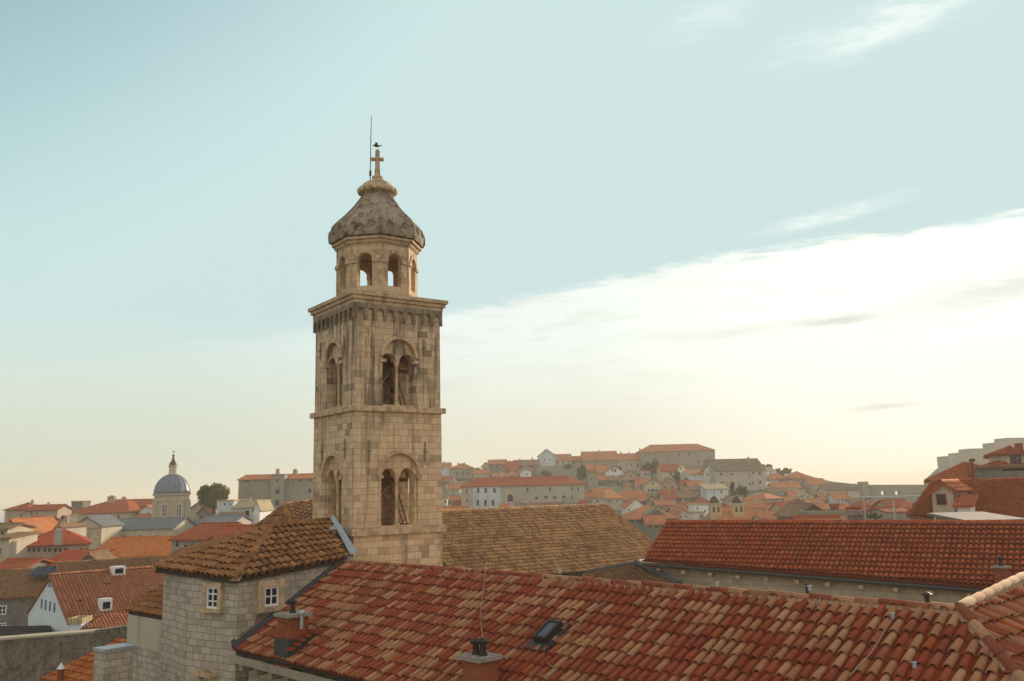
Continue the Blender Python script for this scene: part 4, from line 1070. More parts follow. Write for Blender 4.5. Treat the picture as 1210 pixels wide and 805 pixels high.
mb = MB(); w4 = [LLo - d4 * .4, EV2 - d4 * .4, EV - d4 * .4, HR - rdir * .4, r4b - d4 * 7.6, r4L - d4 * 7.6]; mb.prism([(p.x, p.y) for p in w4], 10, EV.z - .3); mb.build('wall', M_WALL2, ch)
mb = MB(); mb.tube([EV2 + Vector((0, 0, -.02)), EV + Vector((0, 0, .02)), P(775, 652, EV.y + 3)], .13, 6); mb.build('gutter', M_LEAD, ch)
# low lean-to roof in the corner between nave and right-hand wing
low = thing('side_chapel', 'low side chapel with a small brown tile roof tucked between nave roof and red-roofed wing', 'chapel', P(745, 690, 52))
lp = [P(752, 667, 56), P(688, 679, 50.0), P(700, 702, 44.5), P(806, 692, 48.5)]
l1 = tile_roof('tiled_roof', lp, Vector((.05, -1, -.4)), T_OCHRE, low, .225, .38, 5, False, None, seed=44, rad=.098, base_mat=T_OCHRE)
mb = MB(); mb.tube([P(752, 664.5, 55), P(775, 676, 52), P(803, 690, 48.5)], .20, 6); mb.build('valley_gutter', M_LEAD, low)
mb = MB(); mb.prism([(p.x, p.y) for p in (lp[2] + Vector((.2, .4, 0)), lp[3] + Vector((-.3, .5, 0)), lp[0] - Vector((.3, .3, 0)), lp[1] + Vector((.3, 0, 0)))], 10, lp[2].z - .5); mb.build('wall', M_WALL2, low)

# ------------------------------------------------------------------ red-roofed wing on the right
q0 = P(788, 616.8, 55.0); q1 = P(1210, 617.6, 44.4); q1 = PZ(1210, 617.6, q0.z)
rdr = (q1 - q0).normalized(); dq = Vector((rdr.y, -rdr.x, 0)).normalized()
if dq.y > 0: dq = -dq
vbm = P(760.3, 662.5, 52.1); nr_ = (q1 - q0).cross(vbm - q0).normalized(); nr_ = nr_ if nr_.z > 0 else -nr_
ev_r = PP(1165, 693.5, q0, nr_); ev_dir = (ev_r - vbm)
q1x = q0 + (q1 - q0) * 1.35; ev_x = vbm + ev_dir * 1.45
wing = thing('convent_wing', 'long wing with bright red tile roof and cream stone wall behind the foreground ridge', 'building', Vector((q0.x + 6, q0.y - 6, 10)))
rw = tile_roof('tiled_roof', [q0, q1x, ev_x, vbm], Vector((nr_.x, nr_.y, -.6)), T_RED, wing, .25, .42, 6, True, None, seed=51, rad=.11, base_mat=T_PAN, jit=.6, up_=(.085,.10))
ridge_caps([q0, q1x], T_RED, rw, .45, .12, 6, 52)
bqd = Vector((-nr_.x, -nr_.y, 0)).normalized(); mb = MB(); mb.extrude([q0, q1x, q1x + bqd * 4 - Vector((0, 0, 2.4)), q0 + bqd * 4 - Vector((0, 0, 2.4))], Vector((0, 0, -.14))); mb.build('roof_back_slope', T_RED, wing, rnd=True)
eh = Vector((ev_dir.x, ev_dir.y, 0)).normalized(); inn = Vector((-eh.y, eh.x, 0)); inn = inn if inn.y > 0 else -inn
mb = MB(); wv = [vbm + inn * .4 + eh * .3, ev_x + inn * .4, q1x + bqd * 3.6, q0 + bqd * 3.6 + eh * .3]
mb.add([Vector((p.x, p.y, z)) for z in (10, 0) for p in wv], [(0, 3, 2, 1), (4, 5, 6, 7), (0, 1, 5, 4), (1, 2, 6, 5), (2, 3, 7, 6), (3, 0, 4, 7)])
for i, p in enumerate(wv): mb.v[4 + i].z = (vbm.z if i in (0, 3) else ev_x.z) - .25
mb.build('wall', stone_mat('cream_ashlar', (.46, .40, .31), (.40, .34, .26), (.33, .27, .20), .55, .3, .012, (.26, .2, .14), .35), wing)
mb = MB(); gz = Vector((0, 0, -.2))
mb.tube([vbm + gz - inn * .05, ev_x + gz - inn * .05], .10, 7); mb.build('gutter', M_LEAD, wing)
mb = MB(); mb.extrude([vbm + gz * 1.8 + inn * .38, ev_x + gz * 1.8 + inn * .38, ev_x + gz * 1.8 + inn * .1, vbm + gz * 1.8 + inn * .1], Vector((0, 0, .14))); mb.build('eave_course', plaster_mat('stained_eave', (.34, .23, .14), .6, scale=3), wing)
for k in range(16):
    cb = MB(); pa = vbm.lerp(ev_x, (k + .5) / 16) + gz * 1.85 - inn * .02; cb.obox(pa + Vector((0, 0, -.18)), eh * .22, inn * .42, Vector((0, 0, .17))); cb.build('corbel', M_CARVED, wing)
mb = MB(); dp = PP(953, 690, vbm + inn * .3, inn); mb.tube([Vector((dp.x, dp.y, dp.z)), Vector((dp.x, dp.y, 10))], .06, 8); mb.build('downpipe', M_IRON, wing)
chimney(1186, 700, 671, 13, pots=((0, .30),), plane=(q0, nr_), parent=wing, base=False)
pp_ = thing('vent_pipe', 'thin black flue pipe with conical cap standing behind the foreground ridge near the right', 'flue pipe', P(1096, 712, 21))
mb = MB(); pb = P(1096, 716, 21); mb.lathe((pb.x, pb.y, 0), [(.045, pb.z - 4), (.045, pb.z + .14), (.06, P(1096, 703.5, 21).z), (.07, P(1096, 703.4, 21).z)], 10); mb.build('pipe', M_IRON, pp_)
mb = MB(); mb.lathe((pb.x, pb.y, P(1096, 703, 21).z), [(.13, 0), (.13, .015), (.02, .07)], 12); mb.build('pipe_cap', M_IRON, pp_)

# ------------------------------------------------------------------ trees
def tree(label, u, vt, vb, Z, wpx, c1=(.030, .040, .014), c2=(.085, .095, .035), kind='round', n=1500, leaf=.38, cat='tree', name='tree', seed=1, group=None):
    rg = random.Random(seed * 31 + int(u)); k = Z / F; wd = wpx * k; base = P(u, vb, Z); top = P(u, vt, Z).z
    gz = min(base.z, terrain(base.x, base.y)) ; H = top - base.z
    root = thing(name, label, cat, Vector((base.x, base.y, gz)), group)
    tr = MB(); trunk_top = base.z + H * .55
    tr.tube([Vector((base.x, base.y, gz - .3)), Vector((base.x + .05, base.y, base.z + H * .2)), Vector((base.x - .1, base.y, trunk_top))], [wd * .05 + .08, wd * .04 + .06, .05], 7)
    for i in range(6):
        a = rg.uniform(0, 6.28); l = wd * .33; h0 = base.z + H * rg.uniform(.25, .5)
        tr.tube([Vector((base.x, base.y, h0)), Vector((base.x + math.cos(a) * l * .6, base.y + math.sin(a) * l * .6, h0 + H * .15)), Vector((base.x + math.cos(a) * l, base.y + math.sin(a) * l, h0 + H * .28))], [.07, .05, .025], 5)
    tr.build('trunk', flat_mat('bark', (.09, .07, .05), .9), root)
    cl = []
    nc = 26 if kind != 'cypress' else 16
    for i in range(nc):
        if kind == 'cypress': f = rg.random(); r = (1 - f) ** .6 * .5; a = rg.uniform(0, 6.28); cl.append((Vector((base.x + math.cos(a) * r * wd * .4, base.y + math.sin(a) * r * wd * .4, base.z + H * (.08 + .9 * f))), wd * (.14 + .2 * (1 - f))))
        else:
            while True:
                x, y, z = rg.uniform(-1, 1), rg.uniform(-1, 1), rg.uniform(-1, 1)
                if x * x + y * y + z * z < 1: break
            low = .25 if kind == 'round' else .5
            cl.append((Vector((base.x + x * wd * .36, base.y + y * wd * .36, base.z + H * (low + (1 - low) * .5 + z * (1 - low) * .42))), min(wd, H) * rg.uniform(.11, .2)))
    cm = MB(); sz = leaf * (k * 3.2 if Z > 150 else k * 4)
    for i in range(n):
        c, r = cl[rg.randrange(len(cl))]; d = Vector((rg.gauss(0, 1), rg.gauss(0, 1), rg.gauss(0, 1))).normalized() * r * rg.uniform(.55, 1.1)
        p = c + d; t = Vector((rg.gauss(0, 1), rg.gauss(0, 1), rg.gauss(0, 1))).normalized(); b_ = t.cross(Vector((rg.gauss(0, 1), rg.gauss(0, 1), rg.gauss(0, 1)))).normalized(); s_ = sz * rg.uniform(.6, 1.3)
        cm.add([p - t * s_, p + b_ * s_ * .6, p + t * s_, p - b_ * s_ * .6], [(0, 1, 2, 3)], rg.random())
    cm.build('crown', leaf_mat('leaf_%d' % int(c1[1] * 1000 + c2[0] * 1000), c1, c2), root, rnd=True)
    return root

# ------------------------------------------------------------------ the town on the left
YB = (T_YELL, .24, .40, 4); SB = (T_SALM, .24, .40, 4); OB = (T_ORNG, .26, .42, 4); RB = (T_RED, .26, .42, 4)
M_WHW = plaster_mat('blue_white_render', (.66, .72, .76), .12)
# white gabled house
root, g = house('white rendered house with four slit windows and a triangular vent under a salmon tile roof', 33.4, 82, 730, 752, 70, 'front', 682.5, 15, wall=M_WHW, dZ=-8, tiles=SB, wins=[(49.5, 713.5, 2.6, 10.5), (54.2, 715, 2.6, 10.5), (59.3, 716.5, 2.6, 10.5), (64.6, 718, 2.6, 10.5)], over=.12)
tv = PP(58.8, 690, g['L'], g['n']); mb = MB(); mb.extrude([tv + g['fx'] * x + Vector((0, 0, z)) + g['n'] * .003 for x, z in ((-.34, -.22), (.34, -.22), (0, .32))], g['n'] * .03); mb.build('vent', GLASS, root)
def on_roof(g, x, y): # right-hand slope of a front gable
    W, ze, zr = g['W'], g['ze'], g['zr']; return g['q'](W / 2 + (W / 2) * x, y, zr - (zr - ze) * x)
def roof_box(par, g, x, y, w_, d_, h_, mat, name, glass=True, rz=0):
    p = on_roof(g, x, y); mb = MB(); a = math.atan2(g['fx'].y, g['fx'].x); mb.box(p + Vector((0, 0, h_ / 2 - .1)), w_, d_, h_, a); o = mb.build(name, mat, par)
    if glass: m2 = MB(); m2.box(p + g['fx'] * (w_ / 2 + .005) + Vector((0, 0, h_ * .42)), .03, d_ * .62, h_ * .5, a); m2.build('pane', GLASS, o)
    return o
roof_box(root, g, .80, 2.6, .65, .8, .95, M_WHITEP, 'dormer')
roof_box(root, g, .25, 3.5, .7, .5, .22, M_LEAD, 'skylight', False); roof_box(root, g, .72, 5.0, .7, .5, .22, M_LEAD, 'skylight', False); roof_box(root, g, .6, 1.2, .3, .3, .35, M_IRON, 'roof_vent', False)
roof_box(root, g, .06, 4.6, .75, .95, .75, M_WHITEP, 'dormer')
house('white block chimney with small cap at the right corner of the white gable', 82, 96, 737, 752, 61, 'flat', 737, 1.2, wall=M_WHW, roof='k' if False else 'c', name='chimney_block', cat='chimney')
house('low salmon roofed extension running below the white gabled house', 97, 151, 745, 752, 60.5, 'shed', 729, 3.2, wall='c', tiles=SB, over=.1)
house('long low house with yellow-brown roof and solar panels behind the white gable', -60, 76, 707, 745, 84, 'side', 675, 11, wall='k', tiles=YB, wins=[(3, 721, 8, 10, 'frame'), (3, 739, 7, 5, 'frame')], dZ=3)
mb = MB(); pa = P(34, 681, 88.5); 
for i in range(3): mb.obox(pa + Vector((.95 * i, 0, 0)), Vector((.88, 0, 0)), Vector((0, 1.5, .75)), Vector((0, -.03, .06)))
r_ = thing('solar_panel_row', 'row of three dark solar panels on the yellow-brown roof', 'solar panels', pa); mb.build('panels', flat_mat('panel_glass', (.03, .035, .05), .2), r_)
house('long yellow-brown roofed range running right behind the salmon roof', 72, 186, 682, 700, 86, 'side', 664, 9, wall='c', tiles=YB, dZ=4)
# stone wall, terrace and orange roof at the bottom left
tw = thing('rubble_wall', 'rough grey rubble wall with a pale mortar coping at the lower left', 'wall', P(80, 790, 50))
w0, w1, w2 = P(-30, 775, 51), P(112, 748, 53.5), P(152, 742, 55); w0.z = w1.z
mb = MB(); dw = Vector((0, .9, 0)); mb.prism([(w0.x, w0.y), (w1.x, w1.y), (w1.x, w1.y + .9), (w0.x, w0.y + .9)], 10, w1.z); mb.prism([(w1.x + .003, w1.y + .003), (w2.x, w2.y), (w2.x, w2.y + .6), (w1.x + .003, w1.y + .85)], 10, w1.z + .15); mb.build('wall', M_RUBBLE, tw)
mb = MB(); mb.prism([(w0.x, w0.y - .08), (w1.x, w1.y - .08), (w1.x, w1.y + .98), (w0.x, w0.y + .98)], w1.z + .003, w1.z + .12); mb.build('coping', plaster_mat('pale_coping', (.45, .40, .30), .4, scale=3), tw)
tr_ = thing('roof_terrace', 'dark flat roof terrace with pipes between the rubble wall and the white gable', 'terrace', P(20, 750, 60))
t0 = P(-25, 758, 57); mb = MB(); tz = P(20, 755, 60).z; c4 = [P(-30, 757, 57), P(56, 757, 57), P(60, 742, 66), P(-30, 742, 66)]; mb.prism([(p.x, p.y) for p in c4], 10, tz); mb.build('slab', flat_mat('dark_terrace', (.07, .065, .06), .8, 0, .5, 2), tr_)
mb = MB(); 
for i in range(7): a_, b_ = c4[0].lerp(c4[3], .12 + i * .12), c4[1].lerp(c4[2], .12 + i * .12); a_.z = b_.z = tz + .12; mb.tube([a_, b_], .05, 5)
mb.build('pipes', M_IRON, tr_)
root, g = house('bright orange tiled roof with a small dormer and dark flue at the bottom left', 62, 134, 812, 830, 40, 'side', 768, 6, wall='k', tiles=OB, dZ=-3)
mb = MB(); p = P(71, 808, 39); mb.lathe((p.x, p.y, p.z - 1), [(.12, 0), (.12, 1.5), (.15, 1.52), (.15, 1.6)], 12); o = mb.build('flue', M_BRICK, root); mb = MB(); mb.lathe((p.x, p.y, p.z + .6), [(.16, 0), (.02, .24)], 12); mb.build('flue_cap', M_WHITEP, o)

def L(*a, **k): return house(*a, **k)[0]
OR_ = tile_sheet_mat('far_tiles_bright', (.58, .155, .04), (.62, .23, .07), .26, .40, dark=.3)
HS = [
 # label, uL,uR, ve,vb, Z, kind, vr, D, wall, roof, kwargs
 ('grey stone hip roofed villa on the skyline at the far left edge', 6, 32, 602.5, 618, 190, 'hip', 595, 9, 'p', 'm', dict(chim=[(.7, .5, .5)], wins=[(25, 609, 1.6, 2.6)])),
 ('long pinkish wall range with a thin red roof beside the hip roofed villa', 32, 68, 603, 618, 188, 'side', 597.5, 6, 'p', 'm', dict(wins=[(37, 607, 1.8, 3), (44, 607, 1.4, 1.6), (54, 611, 2, 2.4), (62, 611, 2.6, 2.4)], chim=[(.45, .5, .4)])),
 ('grey gable fronted townhouse with three rows of dark windows at the left edge', -4, 30, 630, 672, 118, 'front', 615.5, 10, 'g', 'o', dict(wins=[(12, 631, 3.8, 3.8), (19, 630.5, 3.6, 3.8), (25.5, 631, 3, 4), (17, 643.5, 3.4, 7), (21, 643.5, 3.4, 7), (25, 643.5, 2.6, 7), (19, 656.5, 7.5, 5), (13, 620.5, 1.8, 1.8)])),
 ('red roofed house tucked behind the grey townhouse gable', 22, 46, 622, 640, 135, 'side', 612, 8, 'k', 'r', {}),
 ('cream house with two shuttered windows under a weathered brown roof', 35, 70, 624, 645, 126, 'hip', 615, 8, 'l', 'b', dict(wins=[(45.5, 628.5, 4, 5), (58, 627.5, 4, 4.5), (40, 631, 1, 3)], chim=[(.75, .5, .4)])),
 ('cream corner house with a tall white window at the left frame edge', -12, 11, 637, 664, 102, 'shed', 630, 6, 'c', 'b', dict(wins=[(1.5, 651, 4, 9, 'frame')])),
 ('small cream house with a brown roof above the corner house at the left edge', -14, 9, 626, 637, 112, 'side', 620, 6, 'c', 'b', dict(wins=[(3, 630, 3.5, 4)])),
 ('low red roofed row with small dark doorways at the left edge', -8, 29, 672, 690, 96, 'side', 662, 6, 'k', 'm', dict(wins=[(2, 678, 3, 8), (17, 677, 3, 8), (8, 680, 2, 7)])),
 ('tall hip roofed house with vivid red tiles and a pale ridge at the left', 31, 105, 644, 676, 106, 'hip', 625.4, 14, 'p', 'r', dict(dZ=3, chim=[(.5, -.03, .0, .9)], wins=[])),
 ('dark red lean-to roof below the vivid red hip roof', 47, 104, 670, 680, 100, 'shed', 651.5, 6, 'k', 'r', {}),
 ('small dark stone gable peeping above the yellow-brown ridge', 91, 120, 667, 674, 97, 'front', 655, 4, 'k', 'b', {}),
 ('big bright orange roof with two skylights left of the apse', 105, 202, 658, 672, 112, 'side', 636, 13, 'c', OR_, dict(dZ=0)),
 ('large palace with broad orange hip roof and two chimneys on the left skyline', 76.5, 153, 606.5, 620, 205, 'hip', 591.5, 22, 'c', 'm', dict(wins=[(116, 611.5, 2.4, 2.2), (140, 610.5, 2.6, 2.4)], chim=[(.45, .4, .9, 1.6), (.58, .5, .6, 1.0)], inset=.75)),
 ('dark square chimney-like turret behind the left hip of the palace roof', 84.5, 98, 593.8, 606, 222, 'flat', 593, 4, 'k', 'b', {}),
 ('orange roofed range right of the palace with broken white walls below', 130, 176, 599, 612, 215, 'side', 591, 12, 'k', 'm', dict(wins=[(160, 602, 2, 2)])),
 ('small white house with one round window left of the cathedral drum', 165, 181, 603, 614, 208, 'front', 598, 6, 'w', 'o', dict(wins=[(175.5, 606, 1.6, 1.6)])),
 ('low dark roofs and trees gap beside the palace wall', 69, 78, 612, 632, 190, 'shed', 608, 5, 'k', 'b', {}),
 ('narrow orange roof below the white house left of the drum', 158, 178, 614, 622, 190, 'side', 608.5, 6, 'k', 'o', {}),
 ('long stone palace with thin orange roof behind the tree left of the tower', 282, 374, 566.5, 606, 205, 'side', 561.5, 12, 'g', 'o', dict(wins=[(292, 568.5, 5, 2.6), (355, 568, 3, 2.4), (366, 567.5, 3, 2.4), (366, 580, 3.6, 5), (367, 596, 3, 4), (299, 599, 3, 4)], chim=[(.43, .4, 1.2, .8), (.66, .4, 1.0, 1.0)])),
 ('tall central bay of the stone palace with a rounded parapet', 320, 336, 562, 606, 203.5, 'flat', 561, 3, 'g', 'k2', dict(wins=[(328, 581, 4.6, 5), (327.5, 594, 5, 6.5), (328, 568, 2, 3)])),
 ('pale blue-white house block with flat parapet left of the stone palace', 256.5, 276, 593, 614, 176, 'flat', 592.5, 8, 'b', 'c', {}),
 ('pale house with cream roof and one balcony window beside the blue-white block', 276, 301, 600, 620, 176, 'side', 592, 9, 'b', 'c', dict(wins=[(292, 607, 4.4, 7), (283, 614, 3, 4), (294, 616, 2.5, 3)], chim=[(.55, .3, .3)])),
 ('narrow white gable end at the right of the cream roofed house', 300, 307, 600, 618, 174, 'front', 592.5, 9, 'w', 'c', {}),
 ('brown roofed shed in front of the blue-white block', 252, 278, 613, 620, 168, 'shed', 606, 5, 'k', 'b', {}),
 ('jumble of small brown roofs right of the cathedral drum', 223, 246, 602, 620, 205, 'front', 594, 8, 'c', 'b', dict(wins=[(236, 609, 2, 3)])),
 ('little cream gable house beside the brown roofs right of the drum', 234, 245, 606, 620, 198, 'front', 600, 5, 'l', 'o', dict(wins=[(238, 612, 2, 4)])),
 ('grey stone house with broad red roof left of the apse roof', 203, 244, 638, 662, 96, 'side', 620, 12, 'g', 'm', dict(dZ=-1.0, wins=[(209.5, 642.5, 3.2, 7), (219.5, 646.5, 2.6, 5), (226, 646.5, 2.6, 4.5)])),
 ('second red roof stepping up beside the grey stone house', 246, 290, 650, 664, 92, 'side', 623, 9, 'g', 'm', dict(dZ=0)),
 ('pale grey roofed annex of the cathedral above the red roofs', 238, 276, 618, 626, 150, 'side', 610, 10, 'l', 'g', {}),
]
ROOFC['k2'] = ((.30, .27, .22), (.34, .31, .26))
for h in HS:
    lab, uL, uR, ve, vb, Z, kind, vr, D, wl, rf, kw = h
    if Z > 100 and not kw.get('wins') and kind in ('side', 'flat', 'hip', 'front') and uR - uL > 6 and isinstance(wl, str):
        nw = max(1, int((uR - uL) / 6)); kw['wins'] = [(uL + (uR - uL) * (i + .5 + rng.uniform(-.12, .12)) / nw, ve + (3.0 if Z > 140 else 6), 1.5 if Z > 140 else 2.4, 2.2 if Z > 140 else 4) for i in range(nw) if rng.random() < .8]
    if Z > 150 and 'chim' not in kw and kind != 'flat' and rng.random() < .6: kw['chim'] = [(rng.uniform(.2, .8), rng.uniform(.3, .7), rng.uniform(.1, .5) - (.0 if kind != 'front' else .6), rng.uniform(.45, .7))]
    house(lab, uL, uR, ve, vb, Z, kind, vr, D, wall=wl, roof=rf, **kw)
# baroque church with grey roof
br = thing('baroque_church', 'cream baroque church with grey sheet roof and lunette windows left of the domed cathedral', 'church', P(140, 640, 160))
root, g = house('nave', 105, 204, 626, 645, 160, 'side', 613.5, 12, wall='c', roof='g', over=.3)
for ch_ in list(root.children): ch_.parent = br; ch_.matrix_basis = Matrix.Translation(root.location - br.location) @ ch_.matrix_basis
bpy.data.objects.remove(root)
for u in (126, 147, 166, 185):
    add_window(br, PP(u, 636.5, g['L'], g['n']) + g['n'] * .003, g['fx'], g['n'], 1.5, 1.15, 'frame', arched=True, frame_m=M_CARVED, bars=(1, 0))
for u in (116, 136.5, 156.5, 176):
    mb = MB(); p = PP(u, 632, g['L'], g['n']); mb.box(p + g['n'] * .1 - Vector((0, 0, .6)), .5, .35, 2.6, math.atan2(g['fx'].y, g['fx'].x)); mb.build('buttress', wall_mat('c'), br)
root, g2 = house('front', 86, 120, 622, 645, 152, 'front', 611.5, 8, wall='c', roof='g', over=.35)
for ch_ in list(root.children): ch_.parent = br; ch_.matrix_basis = Matrix.Translation(root.location - br.location) @ ch_.matrix_basis
bpy.data.objects.remove(root)
add_window(br, PP(97, 634, g2['L'], g2['n']) + g2['n'] * .003, g2['fx'], g2['n'], 1.1, 1.3, 'frame', arched=True, frame_m=M_CARVED, bars=(1, 0))
mb = MB(); e0, e1 = PP(85, 623.5, g2['L'], g2['n']), PP(121, 623.5, g2['L'], g2['n']); mb.obox(e0 + g2['n'] * .01, e1 - e0, g2['n'] * .3, Vector((0, 0, .3))); mb.build('cornice', M_CARVED, br)
for u in (88, 93, 104, 117):
    mb = MB(); p = PP(u, 634, g2['L'], g2['n']); mb.lathe(p + g2['n'] * .08 - Vector((0, 0, 1.3)), [(.22, 0), (.2, 2.6), (.28, 2.7)], 10); mb.build('pilaster', M_CARVED, br)
# domed cathedral
Zd = 190; cat_ = thing('cathedral', 'domed cathedral with grey-blue lead dome, stone drum and lantern left of the bell tower', 'cathedral', P(202, 620, Zd))
kd = Zd / F; dc = P(202.5, 600, Zd); dx_, dy_ = dc.x, dc.y
def zd(v): return P(202.5, v, Zd).z
DRM = plaster_mat('drum_limestone', (.50, .43, .32), .35, scale=.8)
mb = MB(); mb.lathe((dx_, dy_, 0), [(r * kd, zd(v)) for r, v in ((19.5, 622), (19.5, 592), (20, 591.5), (20, 590), (19, 589.5), (19, 586), (21, 585.2), (21.2, 583.6), (19.5, 583.4))], 16); mb.build('drum', DRM, cat_)
mb = MB(); mb.lathe((dx_, dy_, 0), [(19.8 * kd * math.cos(a), zd(583.5) + (zd(560.5) - zd(583.5)) * math.sin(a)) for a in [math.pi / 2 * i / 12 for i in range(12)]] + [(4.6 * kd, zd(560.6))], 32)
ld = flat_mat('lead_dome', (.17, .195, .25), .5, .2, .35, .8); o = mb.build('dome', ld, cat_, smooth=True)
mb = MB()
for k in range(16):
    a0 = k * math.pi / 8 + .1; mb.tube([Vector((dx_ + 19.9 * kd * math.cos(a) * math.cos(a0), dy_ + 19.9 * kd * math.cos(a) * math.sin(a0), zd(583.5) + (zd(560.5) - zd(583.5)) * math.sin(a))) for a in [math.pi / 2 * .95 * i / 8 for i in range(9)]], .10, 5)
mb.build('dome_ribs', ld, cat_)
mb = MB(); mb.lathe((dx_, dy_, 0), [(r * kd, zd(v)) for r, v in ((4.8, 561), (4.4, 558), (4.4, 552), (5.2, 551), (5.2, 550))], 12); mb.build('lantern', DRM, cat_)
mb = MB(); mb.lathe((dx_, dy_, 0), [(r * kd, zd(v)) for r, v in ((4.4, 550), (3.9, 547.5), (2.2, 545), (1.2, 541), (.9, 539.5), (1.6, 538.6), (1.1, 537.5), (.3, 537))], 12); mb.build('lantern_cap', flat_mat('copper_brown', (.11, .06, .04), .6), cat_)
mb = MB(); mb.tube([(dx_, dy_, zd(537.5)), (dx_, dy_, zd(532))], .05, 5); mb.tube([(dx_ - .4, dy_, zd(534)), (dx_ + .4, dy_, zd(534))], .05, 5); mb.build('cross', M_IRON, cat_)
for i in range(8):
    a0 = -math.pi / 2 + (i - 3.5) * math.pi / 4 * 1.0 + .02 * 0; a0 = -math.pi / 2 + i * math.pi / 4; nn = Vector((math.cos(a0), math.sin(a0), 0)); tt = Vector((-nn.y, nn.x, 0))
    add_window(cat_, Vector((dx_, dy_, zd(603))) + nn * (19.2 * kd), tt, nn, 1.15, 2.5, 'frame', bars=(1, 2), surround=(.25, M_CARVED), depth=.25)
    for s in (-1, 1):
        a1 = a0 + s * .28; n1v = Vector((math.cos(a1), math.sin(a1), 0)); mb = MB(); mb.lathe(Vector((dx_, dy_, zd(617))) + n1v * (19.7 * kd), [(.3, 0), (.25, .3), (.22, zd(592) - zd(617) - .3), (.32, zd(592) - zd(617))], 8); mb.build('half_column', DRM, cat_)
for (uL, uR, ve, vb, Z, kind, vr, D) in ((180, 240, 627, 642, 172, 'hip', 614, 26), (150, 200, 627, 640, 178, 'hip', 613, 14)):
    root, g = house('x', uL, uR, ve, vb, Z, kind, vr, D, wall='c', roof='g')
    for ch_ in list(root.children): ch_.parent = cat_; ch_.matrix_basis = Matrix.Translation(root.location - cat_.location) @ ch_.matrix_basis
    bpy.data.objects.remove(root)
    for u in (183, 196, 212, 228) if uL == 180 else (): add_window(cat_, PP(u, 634, g['L'], g['n']) + g['n'] * .003, g['fx'], g['n'], 1.1, 1.6, 'frame', arched=True, frame_m=M_CARVED)
tree('bushy dark green tree standing right of the cathedral dome', 252, 572.5, 612, 196, 40, (.045, .055, .015), (.24, .22, .05), n=7000, leaf=.55, seed=2)
tree('small dark tree below the palace wall at the left', 76, 607, 630, 172, 12, n=700, seed=3)
# brown hipped roof seen between apse and tower
bh = thing('hip_roofed_hall', 'hall with a glossy brown hip roof half hidden behind the bell tower', 'building', P(330, 640, 46))
b1, b2 = P(335, 597, 45.5), P(400, 588.5, 47.5); b3, b4 = P(404, 645, 41.0), P(353, 640, 41.5); b5 = P(255, 655, 50)
tile_roof('tiled_roof', [b1, b2, b3, b4], dnh(b4, b3, b1) - Vector((0, 0, .5)), tiles_mat('glossy_brown_tiles', [((.38, .20, .10), 5), ((.30, .14, .07), 3), ((.46, .27, .14), 2)], rough=.55, dark=.3), bh, .25, .42, 6, True, T_BROWN, seed=61, rad=.10)
tile_roof('tiled_roof', [b1, b4, b5], dnh(b4, b5, b1) - Vector((0, 0, .5)), T_BROWN, bh, .24, .40, 6, True, None, seed=62, rad=.10, base_mat=T_BROWN)
ridge_caps([b1, b4], T_BROWN, bh, .42, .12, 6, 63, mortar=False); ridge_caps([b1, b2], T_BROWN, bh, .42, .12, 6, 64, mortar=False)
mb = MB(); b6 = b5 + Vector((8, 6, 0)); mb.prism([(p.x * .99, p.y * 1.0) for p in (b4 + Vector((0, .5, 0)), b3 + Vector((0, .5, 0)), b2 + Vector((0, 5, 0)), b5 + Vector((.6, .2, 0)))], 10, min(b3.z, b4.z, b5.z) - .3); mb.build('wall', M_WALL2, bh)

